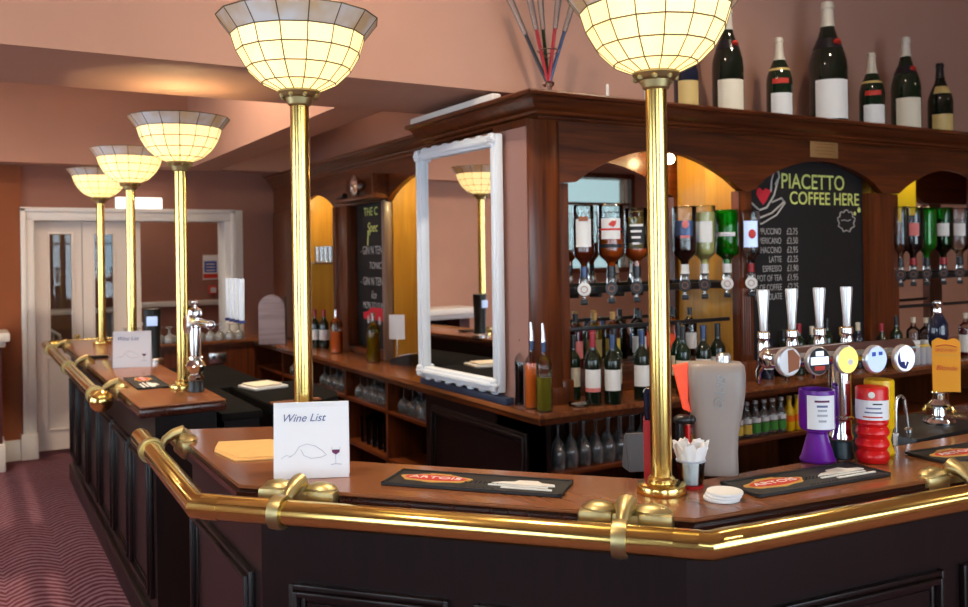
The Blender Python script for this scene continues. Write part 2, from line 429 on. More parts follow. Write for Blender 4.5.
def window(axis, pos, a, b, c, d):
    global n_w; n_w += 1
    r = bpy.data.objects.new('window_%d' % n_w, None); C.objects.link(r); tag(r, kind='structure')
    fr = MB()
    def bx(u0, u1, z0, z1, p0, p1):
        if axis == 'Y': fr.box(u0, u1, p0, p1, z0, z1)
        else: fr.box(p0, p1, u0, u1, z0, z1)
    t = .07
    bx(a-t, a, c-t, d+t, pos, pos+.09); bx(b, b+t, c-t, d+t, pos, pos+.09); bx(a, b, d, d+t, pos, pos+.09); bx(a-.12, b+.12, c-t, c, pos, pos+.14)
    bx(a, b, (c+d)/2+.25, (c+d)/2+.29, pos, pos+.05); bx((a+b)/2-.02, (a+b)/2+.02, c, d, pos, pos+.05)
    fr.build('window_frame', 'mahog' if axis == 'Y' else 'white', r)
    pa = MB()
    if axis == 'Y': pa.box(a, b, pos-.06, pos-.055, c, d)
    else: pa.box(pos-.06, pos-.055, a, b, c, d)
    pa.build('pane', 'tintpane' if axis == 'Y' and a > 5 else 'pane', r)
for h in WIN_FRONT: window('Y', -2.62, *h)
for h in WIN_LEFT: window('X', -3.22, *h)
bp = MB().box(1.36, 1.74, 12.1, 12.105, 1.5, 2.3).build('window_7', 'bluepane'); tag(bp, kind='structure')

# beams and bulkheads
struct('ceiling_beam', MB().box(-3.2, 9.2, 3.68, 4.465, 2.467, 3.9), 'pink')
struct('ceiling_beam', MB().box(1.72, 2.0, 4.45, 8.1, 2.467, 3.9), 'pink')
struct('ceiling_beam', MB().box(-3.2, 9.2, 8.08, 8.3, 2.47, 3.9), 'pink')
struct('wall_bar', MB().box(2.86, 9.2, 3.70, 8.3, 0, 3.9), 'pinkshade')

# door wall joinery
tr = MB()
arch = [(.0, .0), (.0, .09), (.02, .09)]
for x0, x1 in ((.40, .49), (2.07, 2.16)):
    tr.box(x0, x1, 8.24, 8.5, 0, 2.02, .006); tr.box(x0-.012 if x0 < 1 else x1-.03, x0+.03 if x0 < 1 else x1+.012, 8.225, 8.3, 0, 2.105, .005)
tr.box(.40, 2.16, 8.24, 8.5, 2.0, 2.08, .006); tr.box(.388, 2.172, 8.225, 8.3, 2.075, 2.112, .005)
tr.box(2.172, 2.25, 8.27, 8.32, 0, 2.11, .006)
tr.box(.37, .50, 8.215, 8.29, 0, .22, .006)
struct('trim_1', tr, 'white')
def door(name, x0, x1, gx0, gx1, y):
    r = bpy.data.objects.new(name, None); C.objects.link(r); tag(r, kind='structure')
    z0, z1 = .04, 1.995; gz0, gz1 = .93, 1.885
    mb = MB(); mb.box(x0, gx0, y, y+.045, z0, z1); mb.box(gx1, x1, y, y+.045, z0, z1); mb.box(gx0, gx1, y, y+.045, gz1, z1); mb.box(gx0, gx1, y, y+.045, z0, gz0)
    bmesh.ops.remove_doubles(mb.bm, verts=mb.bm.verts, dist=1e-5)
    mb.build('door_leaf', 'cream', r, smooth=0)
    mo = MB()
    for a, b, c, d in ((gx0, gx1, gz0, gz1), (gx0-.02, gx1+.02, .22, .82)):
        t = .016
        mo.box(a-t, a, y-.012, y+.002, c-t, d+t, .003); mo.box(b, b+t, y-.012, y+.002, c-t, d+t, .003); mo.box(a, b, y-.012, y+.002, d, d+t, .003); mo.box(a, b, y-.012, y+.002, c-t, c, .003)
    mo.build('moulding', 'cream', r)
    MB().box(gx0, gx1, y+.018, y+.024, gz0, gz1).build('glass_pane', 'pane', r)
    h = MB(); h.ball((x1-.05, y-.04, 1.0), .022); h.tube([(x1-.05, y-.04, 1.0), (x1-.05, y, 1.0)], .01)
    h.build('door_handle', 'brass', r)
door('door_1', .495, .862, .612, .78, 8.33)
door('door_2', .868, 1.345, .965, 1.115, 8.33)
struct('wall_back_left', MB().box(-3.2, -.42, 8.28, 8.301, 0, 2.469), 'pink')  # lighter pink panel laid on in place of more light here
struct('wall_warm_tone', MB().box(-.42, .398, 8.275, 8.301, 0, 2.46), pm('warm_light_orange', srgb(138, 74, 36), .7, noise=.04, nscale=3))  # orange in the colour takes the place of a warm wall lamp
struct('baseboard_back', MB().box(-3.2, .37, 8.245, 8.3, 0, .17, .006).box(2.26, 2.8, 8.26, 8.3, 0, .17, .006), 'white')
struct('trim_2', MB().box(1.56, 2.6, 10.15, 10.2, 1.13, 1.19, .008).box(1.56, 2.6, 10.17, 10.2, 0, .16, .006), 'white')

# ================================================================== BAR COUNTERS
PT = [(.615, 3.25), (.611, 2.352), (1.413, 1.458), (3.9, 1.175)]        # public edge
PI_ = [(3.9, 1.60), (1.634, 1.705), (.96, 2.45), (.96, 3.09)]         # serving edge
def inset(path, d):
    P = [Vector(p) for p in path]; out = []
    for i in range(len(P)):
        a = (P[i]-P[i-1]).normalized() if i else None; b = (P[i+1]-P[i]).normalized() if i < len(P)-1 else None
        na = Vector((-a.y, a.x)) if a else None; nb = Vector((-b.y, b.x)) if b else None
        if na and nb: q = (na+nb).normalized(); q = q/q.dot(na)
        else: q = na or nb
        out.append((P[i].x+q.x*d, P[i].y+q.y*d))
    return out
def raised_panel(mb, p0, p1, z0, z1, t=.045, depth=.018):
    """bolection moulding frame on the vertical face running p0->p1 (outside to the right)"""
    P0, P1 = Vector(p0), Vector(p1); d = (P1-P0).normalized(); n = Vector((d.y, -d.x)); L = (P1-P0).length
    old = mb.X
    mb.X = Matrix(((d.x, -n.x, 0, P0.x), (d.y, -n.y, 0, P0.y), (0, 0, 1, 0), (0, 0, 0, 1)))
    for k, (i, o) in enumerate(((0, depth), (.016, depth+.010), (.032, depth*.6))):
        a, b, c, e = i, L-i, z0+i, z1-i; w = .015
        mb.box(a, a+w, -o, .002, c, e, .003); mb.box(b-w, b, -o, .002, c, e, .003); mb.box(a+w, b-w, -o, .002, e-w, e, .003); mb.box(a+w, b-w, -o, .002, c, c+w, .003)
    mb.box(.05, L-.05, -.006, .002, z0+.05, z1-.05)
    mb.X = old
def seg_pts(a, b, f0, f1):
    a, b = Vector(a), Vector(b); return tuple(a.lerp(b, f0)), tuple(a.lerp(b, f1))

bar = thing('bar_counter', 'near angled bar counter with brown wooden top and black-brown panelled front', 'bar counter', (1.4, 1.8, 0))
o = (1.4, 1.8, 0)
MB().prism(PT+PI_, 1.040, 1.05, bev=.004).build('counter_top', 'top', bar, o)
MB().prism(inset(PT, -.004)+inset(PI_, -.003), 1.003, 1.040, bev=.010).build('nosing', 'nosing', bar, o)
MB().prism(inset(PT, .022)+inset(PI_, .02), .955, 1.003, bev=.012).build('under_moulding', 'dark', bar, o)
F = inset(PT, .07)
MB().prism(F+inset(PI_, .03), 0, .956).build('body', 'dark', bar, o)
MB().prism(inset(PT, .045)+inset(PI_, .04), 0, .13, bev=.008).build('plinth', 'dark', bar, o)
fronts = [seg_pts(F[0], F[1], .06, .92), seg_pts(F[1], F[2], .08, .48), seg_pts(F[1], F[2], .54, .94), seg_pts(F[2], F[3], .055, .345), seg_pts(F[2], F[3], .375, .66), seg_pts(F[2], F[3], .69, .98)]
for a, b in fronts:
    mb = MB(); raised_panel(mb, a, b, .19, .775); mb.build('raised_panel', 'dark', bar, o)

lbar = thing('bar_counter', 'farther bar counter on the left with row of dark panels along the carpet', 'bar counter', (.78, 5.5, 0))
o = (.78, 5.5, 0)
MB().box(.60, .955, 3.83, 7.32, 1.040, 1.05, .004).build('counter_top', 'top', lbar, o)
MB().box(.597, .958, 3.827, 7.32, 1.0, 1.040, .010).build('nosing', 'nosing', lbar, o)
MB().box(.67, .925, 3.88, 7.28, 0, 1.0).build('body', 'dark', lbar, o)
MB().box(.645, .93, 3.87, 7.29, 0, .13, .01).build('plinth', 'dark', lbar, o)
MB().box(2.60, 3.02, 1.69, 1.97, .955, 1.05, .004).build('pump_shelf', 'black', bar, (1.4, 1.8, 0))
MB().box(3.02, 3.30, 1.68, 1.97, .945, 1.052, .004).build('shelf_end', 'nosing', bar, (1.4, 1.8, 0))
ys = [7.24, 6.72, 6.16, 5.60, 5.04, 4.48, 3.92]
for a, b in zip(ys, ys[1:]):
    mb = MB(); raised_panel(mb, (.67, a-.03), (.67, b+.03), .20, .80); mb.build('raised_panel', 'dark', lbar, o)

# ------------------------------------------------------------------ brass rails
RZ = 1.02; RR = .0325
def bracket(parent, p, d, n, off):
    """p = point on rail axis, d = rail direction, n = horizontal normal from rail to counter"""
    p, d, n = Vector((*p, RZ)), Vector((*d, 0)).normalized(), Vector((*n, 0)).normalized()
    X = Matrix(((d.x, n.x, 0, p.x-off[0]), (d.y, n.y, 0, p.y-off[1]), (0, 0, 1, p.z-off[2]), (0, 0, 0, 1)))
    mb = MB(); mb.X = X
    # shaped foot screwed to the edge of the counter: two lobes and a central hump
    mb.box(-.075, .075, .085, .108, -.03, .030, .008)
    for s in (-1, 1):
        mb.ball((s*.062, .108, .034), .048, 14, (.95, .62, .40)); mb.box(s*.070-.042, s*.070+.042, .076, .125, -.008, .036, .012)
    mb.tube([(0, .105, -.01), (0, .104, .036), (0, .094, .052), (0, .072, .046), (0, .046, .030), (0, .033, .010)], [.020, .024, .022, .018, .015, .012], 12)
    r = mb.build('mounting_foot', 'brass2', parent)
    rg = MB(); rg.X = X
    N = 24; prof = [(RR+.001, -.016), (RR+.009, -.016), (RR+.011, 0), (RR+.009, .016), (RR+.001, .016)]
    for i in range(N):
        pass
    rings = []
    for i in range(N):
        a = 2*PI*i/N
        rings.append([rg.v((x, q*math.cos(a), q*math.sin(a))) for q, x in prof])
    for i in range(N):
        A, B = rings[i], rings[(i+1) % N]
        for j in range(len(prof)): rg.f([A[j], A[(j+1) % len(prof)], B[(j+1) % len(prof)], B[j]])
    bmesh.ops.recalc_face_normals(rg.bm, faces=rg.bm.faces)
    rg.build('clamp_ring', 'brass2', r)
rail_path = [(.522, 3.33), (.497, 2.312), (1.369, 1.371), (3.9, 1.105)]
rail = thing('brass_rail', 'angled brass elbow rail along the near bar counter', 'rail', (1.0, 1.8, RZ))
o = (1.0, 1.8, RZ)
mb = MB(); mb.tube([(x, y, RZ) for x, y in rail_path], RR, 28)
mb.build('rail_tube', 'brass', rail, o)
def sleeve(p, d, L=.16):
    mb = MB(); p = Vector((*p, RZ)); d = Vector((*d, 0)).normalized(); mb.tube([p, p+d*L], RR+.0006, 28); mb.build('joint_sleeve', 'brass', rail, o)
d1 = Vector(rail_path[2])-Vector(rail_path[1]); d2 = Vector(rail_path[3])-Vector(rail_path[2])
u1, u2_ = Vector(d1).normalized(), Vector(d2).normalized(); c1, c2 = Vector(rail_path[1]), Vector(rail_path[2])
sleeve(c1+u1*.02, d1, .05); sleeve(c2-u1*.075, d1, .055); sleeve(c2+u2_*.02, d2, .05)
nrm = lambda d: (-d[1], d[0])
bracket(rail, (.516, 3.08), (0, -1), (1, 0), o)
t1 = Vector(d1).normalized()
for f in (.185, .85):
    p = Vector(rail_path[1]).lerp(Vector(rail_path[2]), f); bracket(rail, p, t1, nrm(t1), o)
t2 = Vector(d2).normalized()
for f in (.352, .75):
    p = Vector(rail_path[2]).lerp(Vector(rail_path[3]), f); bracket(rail, p, t2, nrm(t2), o)
lrail = thing('brass_rail', 'brass elbow rail on the farther left counter, ending in a ball', 'rail', (.54, 5.8, RZ))
o = (.54, 5.8, RZ)
mb = MB(); mb.tube([(.512, 4.33, RZ), (.512, 7.42, RZ), (1.02, 7.42, RZ)], RR, 24); mb.build('rail_tube', 'brass', lrail, o)
mb = MB(); mb.ball((.512, 4.30, RZ), .052, 22); mb.X = Matrix.Translation((.512, 4.36, RZ)) @ Matrix.Rotation(PI/2, 4, 'X')
mb.lathe([(RR, -.02), (.047, -.015), (.047, .015), (RR, .02)], seg=22); mb.build('ball_finial', 'brass', lrail, o)
for y in (4.52, 5.75, 7.0): bracket(lrail, (.512, y), (0, -1), (1, 0), o)

# ================================================================== COUNTER LAMPS
def make_lamp(label, loc, S=1.0, pole=1.055, hz=0):
    t = thing('counter_lamp', label, 'lamp', loc, 0, 'brass pillar lamps on the bar')
    MB().lathe([(0, 0), (.0615, 0), (.0625, .003), (.0625, .018), (.0605, .0215), (.057, .0225), (.0365, .024), (.0345, .026), (.0345, .036), (.031, .040), (.0275, .043)], seg=32).build('base', 'brass', t)
    MB().lathe([(.0268, .040), (.0268, pole-.01)], seg=28, caps=False).build('pole', 'brass', t)
    c = MB(); c.lathe([(.027, pole-.035), (.034, pole-.03), (.04, pole-.012), (.052, pole-.008), (.06, pole+.004), (.058, pole+.012), (.05, pole+.016), (0, pole+.016)], seg=28)
    for k in range(8):
        a = 2*PI*k/8; c.ball((.05*math.cos(a), .05*math.sin(a), pole-.006), .009, 8)
    c.build('collar', 'brass2', t)
    N = 16
    prof = [(.052, .006), (.106, .030), (.148, .070), (.175, .116), (.190, .164)]
    prof = [(r*S, z*S+pole) for r, z in prof]
    rim = [prof[-1], (.229*S, .214*S+pole)]
    ph = PI/N
    sh = MB(); sh.lathe(prof, seg=N, a0=ph, a1=ph+2*PI, caps=False); b = sh.build('shade_bowl', 'shade', t, smooth=0)
    s2 = MB(); s2.lathe(rim, seg=N, a0=ph, a1=ph+2*PI, caps=False); s2.build('shade_rim', 'rim', t, smooth=0)
    ld = MB()
    P = lambda r, z, k: (r*math.cos(ph+2*PI*k/N), r*math.sin(ph+2*PI*k/N), z)
    allp = prof+[rim[1]]
    for r, z in allp[1:]:
        ld.tube([P(r, z, k) for k in range(N)], 
            .0019*S, 6, closed=True)
    for k in range(N): ld.tube([P(r, z, k) for r, z in allp], .0017*S, 5)
    ld.build('lead_strips', 'lead', t)
    bu = MB(); bu.ball((0, 0, pole+.065), .022, 14); bu.tube([(0, 0, pole), (0, 0, pole+.05)], .015, 10); bu.build('bulb', 'bulb', t)
    light('POINT', 'lamp_light', (0, 0, pole+.085), 8, (1, .82, .44), t, shadow_soft_size=.022)
    return t
make_lamp('brass pillar lamp rising behind the nearer wine list card', (.822, 2.42, 1.051), 1.0, 1.078)
make_lamp('brass pillar lamp beside the white cup of straws, its rim above the frame', (1.502, 1.668, 1.051))
make_lamp('brass pillar lamp on the end of the farther counter, by the tall tap handles', (.862, 4.25, 1.051), 1.0)
make_lamp('middle brass pillar lamp of the farther counter, behind the farther wine list card', (.835, 5.52, 1.051), .96)
make_lamp('farthest brass pillar lamp, in front of the white glazed doors', (.84, 6.89, 1.051), .98)

# ================================================================== BACK BAR
BT = .95
bb = thing('back_bar_counter', 'low L-shaped back counter with open glass shelves below', 'back counter', (2.4, 4, 0))
o = (2.4, 4, 0)
LO = [(2.15, 3.18), (7.6, 3.18), (7.6, 3.69), (2.85, 3.69), (2.85, 8.05), (1.05, 8.05), (1.05, 7.65), (2.15, 7.65)]
MB().prism(LO, .925, BT, bev=.005).build('worktop', 'backtop', bb, o)
MB().prism([(2.17, 3.20), (7.6, 3.20), (7.6, 3.66), (2.83, 3.66), (2.83, 8.04), (1.07, 8.04), (1.07, 7.67), (2.17, 7.67)], .895, .926, bev=.004).build('edge_moulding', 'mahogY', bb, o)
# carcass: backs, shelves, dividers
MB().box(2.62, 2.66, 4.35, 7.67, .0, .896).box(2.62, 7.6, 3.60, 3.64, .0, .896).box(1.07, 2.6, 7.75, 7.8, .0, .896).build('back_panel', 'mahog', bb, o)
mb = MB()
for z in (.692, .40): mb.box(2.2, 2.62, 4.36, 7.67, z, z+.022, .003)
mb.build('side_shelf', 'mahogY', bb, o)
mb = MB()
for z in (.645, .33): mb.box(2.26, 7.6, 3.23, 3.60, z, z+.022, .003)
mb.build('front_shelf', 'mahogX', bb, o)
for y in (4.90, 5.58, 6.26, 6.95): MB().box(2.2, 2.62, y, y+.03, .02, .896).build('divider', 'mahog', bb, o)
for x in (3.05, 4.15, 5.25, 6.4): MB().box(x, x+.03, 3.23, 3.60, .02, .896).build('divider', 'mahog', bb, o)
mb = MB(); mb.box(2.19, 2.215, 3.22, 4.36, 0, .896); mb.box(2.19, 2.24, 3.22, 3.60, 0, .896)
mb.box(2.2, 2.62, 4.33, 4.36, 0, .896); raised_panel(mb, (2.19, 4.28), (2.19, 3.32), .1, .84)
mb.build('corner_panel', 'dark', bb, o)
MB().box(1.1, 2.19, 7.70, 7.72, 0, .896).build('return_panel', 'mahog', bb, o)

cn = thing('back_bar_canopy', 'carved mahogany back bar with arched fascia and deep cornice', 'back bar', (2.4, 3.6, BT))
o = (2.4, 3.6, BT)
ZT = 2.391
# cornice: front run turning the near corner, then the recessed side run
prof = [(0, 2.285), (.018, 2.285), (.026, 2.292), (.026, 2.298), (.045, 2.302), (.052, 2.308), (.056, 2.318), (.074, 2.324), (.098, 2.342), (.112, 2.358), (.118, 2.361), (.122, 2.368), (.150, 2.371), (.156, ZT-.008), (.152, ZT), (-.30, ZT), (-.30, 2.285)]
prof_s = [(q*.55 if q > 0 else q, z) for q, z in prof]
mb = MB(); mb.sweep(prof_s, [(2.225, 4.62), (2.225, 3.65)]);
mb = MB(); mb.sweep([(q if q > 0 else q, z) for q, z in prof], [(2.29, 4.47), (2.29, 3.35), (7.6, 3.35)])
mb.build('cornice', 'mahogX', cn, o)
mb = MB(); mb.sweep([(q*.6 if q > 0 else q, z+.012) for q, z in prof], [(2.45, 7.95), (2.45, 4.44)])
mb.build('side_cornice', 'mahogY', cn, o)
# front fascia with its arches
def arc(x0, z0, x1, z1, h, n=14, pw=1.0):
    pts = []
    for i in range(n+1):
        t = i/n; s = math.sin(PI*t)**pw
        pts.append((x0+(x1-x0)*t, z0+(z1-z0)*t+h*s))
    return pts
fb = [(2.44, 1.995)]+arc(2.50, 2.0, 3.58, 2.005, .172, 16, .85)+[(3.62, 1.985), (3.68, 1.985)]
fb += arc(3.72, 2.0, 4.81, 2.005, .168, 16, .7)+[(4.83, 2.0), (4.98, 2.0)]
fb += arc(5.0, 2.01, 6.07, 2.0, .16, 16, .85)+[(6.1, 1.99), (7.6, 1.99)]
MB().prism([(2.40, 2.29), (2.40, 1.995)]+fb+[(7.6, 2.29)], 3.35, 3.395, 'XZ').build('fascia', 'mahogX', cn, o)
# corner post and pilasters
def pilaster(x0, x1, y0=3.353, y1=3.42, z1=2.26, flutes=4):
    mb = MB(); mb.box(x0, x1, y0+.012, y1, BT+.001, z1)
    if flutes:
        wd = (x1-x0-.03)/flutes
        for k in range(flutes):
            c = x0+.015+wd*(k+.5); mb.tube([(c, y0+.014, BT+.14), (c, y0+.014, z1-.28)], wd*.26, 8)
    mb.box(x0-.008, x1+.008, y0-.004, y1, BT+.001, BT+.11, .005)
    mb.build('pilaster', 'mahog', cn, o)
mb = MB(); mb.box(2.225, 2.40, 3.345, 3.66, BT+.001, 2.286, .004); mb.box(2.22, 2.41, 3.335, 3.40, BT+.001, BT+.08, .004); mb.build('corner_post', 'mahog', cn, o)
pilaster(2.412, 2.462, z1=1.993, flutes=3)
pilaster(3.60, 3.70, z1=1.984, flutes=4)
mb = MB(); mb.box(4.70, 4.93, 3.36, 3.403, BT+.001, 1.998); mb.build('pilaster', 'mahog', cn, o)
pilaster(4.93, 4.99, z1=1.995, flutes=3); pilaster(6.1, 6.25, z1=1.985)
# bay linings, back mirrors, soffit
for x in (3.63, 4.80): MB().box(x, x+.04, 3.42, 3.66, BT+.001, 2.25).build('bay_lining', 'oak', cn, o)
MB().box(2.40, 2.42, 3.42, 3.66, BT+.001, 2.25).build('bay_lining', 'mahog', cn, o)
for x0, x1 in ((2.42, 3.63), (4.84, 6.2)):
    MB().box(x0, x1, 3.645, 3.655, BT+.001, 2.25).build('bay_mirror', 'mirror', cn, o)
MB().box(2.30, 7.6, 3.40, 3.67, 2.24, 2.25).build('soffit_board', 'oak', cn, o)
# pink side panel behind the framed mirror
MB().box(2.225, 2.60, 3.66, 4.42, BT+.001, 2.26).build('painted_side_panel', 'pinkshade', cn, o)
MB().box(2.219, 2.226, 3.36, 3.655, BT+.001, 2.25).build('painted_strip', 'pinkshade', cn, o)
# left side: fascia with arches over recess, chalkboard and niche
sb = arc(4.44, 2.06, 5.42, 2.03, .135, 14, .8)+[(5.44, 2.04), (6.40, 2.04)]+arc(6.43, 2.05, 7.25, 2.05, .11, 12, .8)+[(7.95, 2.05)]
MB().prism([(4.43, 2.30)]+sb+[(7.95, 2.30)], 2.45, 2.49, 'YZ').build('side_fascia', 'mahogY', cn, o)
MB().box(2.80, 2.83, 4.42, 5.45, BT+.001, 2.25).build('recess_panel', 'oak', cn, o)
MB().box(2.49, 2.80, 5.43, 5.46, BT+.001, 2.25).build('recess_lining', 'oak', cn, o)
MB().box(2.43, 2.50, 5.43, 5.475, BT+.001, 2.04, .004).build('side_pilaster', 'greystrip', cn, o)
MB().box(2.44, 2.53, 6.13, 6.34, BT+.001, 2.04, .004).build('side_pilaster', 'mahog', cn, o)
MB().box(2.43, 2.50, 6.34, 6.40, BT+.001, 2.04, .004).build('side_pilaster', 'mahog', cn, o)
MB().box(2.44, 2.53, 7.25, 7.95, BT+.001, 2.06, .004).build('side_pilaster', 'mahog', cn, o)
MB().box(2.80, 2.83, 6.40, 7.27, BT+.001, 2.25).build('niche_back', 'oak', cn, o)
for y in (6.38, 7.25): MB().box(2.49, 2.80, y, y+.02, BT+.001, 2.25).build('niche_lining', 'oak', cn, o)
MB().box(2.50, 2.80, 6.40, 7.25, 1.60, 1.615).build('niche_shelf', 'glassbright', cn, o)
MB().box(2.50, 2.84, 4.42, 7.95, 2.25, 2.262).build('side_soffit', 'oak', cn, o)
MB().box(2.44, 2.56, 5.47, 6.12, BT+.001, 1.0, .004).build('board_ledge', 'mahogY', cn, o)
# projecting header over the chalkboard
MB().box(2.33, 2.46, 5.40, 6.10, 2.05, 2.075, .004).box(2.43, 2.46, 5.40, 6.10, 2.05, 2.215, .004).box(2.33, 2.46, 5.385, 5.40, 2.05, 2.215, .003).build('header_shelf', 'mahogY', cn, o)
# warm downlights inside the bays and the recess
for x, y, e in ((2.95, 3.52, 3.2), (3.45, 3.55, 3.0), (5.5, 3.46, 1.2)):
    MB().lathe([(0, 0), (.03, 0), (.03, .012), (0, .012)], (x, y, 2.228), 16).build('bay_downlight', 'downl', cn, o)
    light('POINT', 'bay_light', (x, y, 2.19), e, (1, .74, .36), shadow_soft_size=.03)
for y, e in ((4.95, 9), (6.85, 7)):
    MB().lathe([(0, 0), (.03, 0), (.03, .012), (0, .012)], (2.66, y, 2.238), 16).build('bay_downlight', 'downl', cn, o)
    light('POINT', 'recess_light', (2.64, y, 2.18), e, (1, .82, .40), shadow_soft_size=.03)
DK = 3.5
MIRROR_YAW = 3.0

for i, (x, y, e) in enumerate(CEIL_FILL):
    t = thing('added_ceiling_fill', 'added unseen ceiling downlight above the bar', 'ceiling light', (x, y, 3.9), 0, 'added ceiling fill lights')
    MB().lathe([(.05, -.012), (.065, -.012), (.065, 0), (.05, 0)], seg=20).build('bezel', 'chrome', t)
    MB().lathe([(0, -.006), (.05, -.006), (.05, 0), (0, 0)], seg=20).build('lens', 'downl', t)
    light('SPOT', 'fill_spot', (x, y, 3.87), e*DK, (1, .80, .56), spot_size=math.radians(150), spot_blend=.8, shadow_soft_size=.06)

# ------------------------------------------------------------------ generic bottles
def bottle_profile(kind, R, H):
    K = {'wine': [(0, .004), (.86, 0), (.97, .006), (1, .03), (1, .60), (.97, .635), (.82, .675), (.58, .715), (.41, .75), (.37, .78), (.36, .955), (.40, .958), (.40, .985), (.36, 1.0), (0, 1.0)],
         'champ': [(0, .004), (.86, 0), (.97, .006), (1, .03), (1, .47), (.97, .52), (.87, .58), (.70, .65), (.50, .72), (.38, .78), (.33, .84), (.29, .945), (.34, .95), (.34, .97), (.30, .98), (.30, 1.0), (0, 1.0)],
         'spirit': [(0, .004), (.90, 0), (.98, .008), (1, .03), (1, .64), (.96, .69), (.80, .735), (.52, .775), (.36, .81), (.32, .84), (.32, .97), (.36, .972), (.36, 1.0), (0, 1.0)],
         'small': [(0, .004), (.88, 0), (1, .03), (1, .52), (.92, .60), (.6, .70), (.42, .78), (.40, .93), (.46, .935), (.46, 1.0), (0, 1.0)],
         'square': [(0, .004), (.95, 0), (1, .02), (1, .66), (.9, .71), (.5, .76), (.36, .79), (.36, 1.0), (0, 1.0)]}[kind]
    return [(r*R, z*H) for r, z in K]
def cut(prof, z0, z1, k=1.0):
    out = []
    for (r0, a), (r1, b) in zip(prof, prof[1:]):
        if b <= a: continue
        lo, hi = max(a, z0), min(b, z1)
        if hi <= lo: continue
        f = lambda z: r0+(r1-r0)*(z-a)/(b-a)
        if not out: out.append((f(lo)*k, lo))
        out.append((f(hi)*k, hi))
    return out
def label_arc(prof_r, z0, z1, half=1.15, k=1.012, seg=14):
    mb = MB(); mb.lathe([(prof_r*k, z0), (prof_r*k, z1)], seg=seg, a0=-PI/2-half, a1=-PI/2+half, caps=False); return mb
def bottle(label, loc, kind='wine', R=.037, H=.30, glass='g_black', lab='label', lz=(.22, .48), foil='foil_black', fz=.80, liquid=None, fill=.62, band=None, group=None, invert=False, name='wine_bottle', cat='bottle', rz=None, lettering=None, half=1.15, extra=None):
    t = thing(name, label, cat, loc, facecam(loc[0], loc[1], 0) if rz is None else rz, group)
    prof = bottle_profile(kind, R, H); sg = 4 if kind == 'square' else 22
    flip = Matrix.Translation((0, 0, H)) @ Matrix.Rotation(PI, 4, 'Y') if invert else Matrix.Identity(4)
    sg = 22
    def B(mb, n, m, sm=40):
        o = mb.build(n, m, t, smooth=sm)
        return o
    def mk():
        q = MB(); q.X = flip; return q
    g = mk(); g.lathe(prof, seg=sg); B(g, 'glass_body', glass)
    if liquid:
        lq = mk()
        z0, z1 = (H*(1-fill), H*.97) if invert else (.006, H*fill)
        lp = cut(prof[1:], z0, z1, .93)
        lq.lathe([(0, lp[0][1])]+lp+[(0, lp[-1][1])], seg=sg); B(lq, 'liquid', liquid)
    if lab:
        l = label_arc(R, lz[0]*H, lz[1]*H, half); 
        if invert: l.bm.transform(Matrix.Translation((0, 0, H)) @ Matrix.Scale(-1, 4, (0, 0, 1)))
        B(l, 'paper_label', lab)
    if band:
        l = label_arc(R, band[1]*H, band[2]*H, half, 1.016)
        if invert: l.bm.transform(Matrix.Translation((0, 0, H)) @ Matrix.Scale(-1, 4, (0, 0, 1)))
        B(l, 'label_band', band[0])
    if foil:
        q = mk(); fp = cut(prof, fz*H, H*1.001, 1.04); q.lathe(fp+[(0, H*1.004)], seg=18, caps=False); B(q, 'foil_capsule' if name != 'spirit_bottle' else 'neck_collar', foil)
    if lettering:
        for body, size, z, m in lettering:
            text(body, size, (0, -R*1.03, z*H), FR, m, t)
    return t
ZC = 2.392
# champagne bottles on the cornice
champ = [(3.30, 3.44, .068, .40, 'label on a small dark champagne bottle'),]
def champagne(label, x, H, R, gl, lab, foil, lz, seal=None, neckband=None, fz=.80):
    rz0 = facecam(x, 3.44, .28)
    t = bottle(label, (x, 3.44, ZC), 'champ', R, H, gl, lab, lz, foil, fz, name='champagne_bottle', group='champagne bottles on the cornice', half=.95, rz=rz0)
    if seal == 'disc':
        q = MB(); q.X = Matrix.Translation((R*.30, -R*.66, H*.66)) @ Matrix.Rotation(-.5, 4, 'X'); q.lathe([(0, -.008), (R*.2, -.008), (R*.2, .008), (0, .008)], seg=14)
        q.bm.transform(Matrix.Identity(4)); q.build('wax_seal', 'redprint', t)
        p2 = MB(); prof = cut(bottle_profile('champ', R, H), .615*H, .70*H, 1.02); p2.lathe(prof, seg=20, caps=False); p2.build('neck_band', 'foil_black', t)
    if seal == 'sash':
        p2 = MB(); prof = cut(bottle_profile('champ', R, H), .44*H, .50*H, 1.025); p2.lathe(prof, seg=14, a0=-PI/2-.8, a1=-PI/2+.5, caps=False); p2.build('red_sash', 'redprint', t)
        p2 = MB(); prof = cut(bottle_profile('champ', R, H), .60*H, .63*H, 1.03); p2.lathe(prof, seg=20, caps=False); p2.build('neck_ring', 'labelgold', t)
    if seal == 'gold':
        p2 = MB(); prof = cut(bottle_profile('champ', R, H), .58*H, .68*H, 1.025); p2.lathe(prof, seg=14, a0=-PI/2-.9, a1=-PI/2+.9, caps=False); p2.build('neck_label', 'labelgold', t)
    # small print on the paper label
    pr_ = MB()
    for k in range(3): pr_.box(-R*(.5-.1*k), R*(.5-.12*k), -R*1.06, -R*1.0, H*(lz[1]-.06-.055*k), H*(lz[1]-.05-.055*k))
    return t
champagne('dark champagne bottle half hidden behind the near lamp shade', 3.30, .42, .066, 'g_blue', 'labelgold', 'foil_black', (.06, .40), None)
champagne('large champagne bottle with red seal, second from the near end of the cornice', 3.61, .60, .085, 'g_black', 'label', 'foil_white', (.05, .33), 'disc')
champagne('smaller white-necked champagne bottle left of the tallest one', 4.02, .485, .073, 'g_green', 'labelw', 'foil_white', (.05, .33), 'sash', fz=.73)
champagne('tallest and widest champagne bottle on the cornice above the brass plaque', 4.445, .745, .112, 'g_black', 'labelw', 'foil_white', (.05, .36), 'disc')
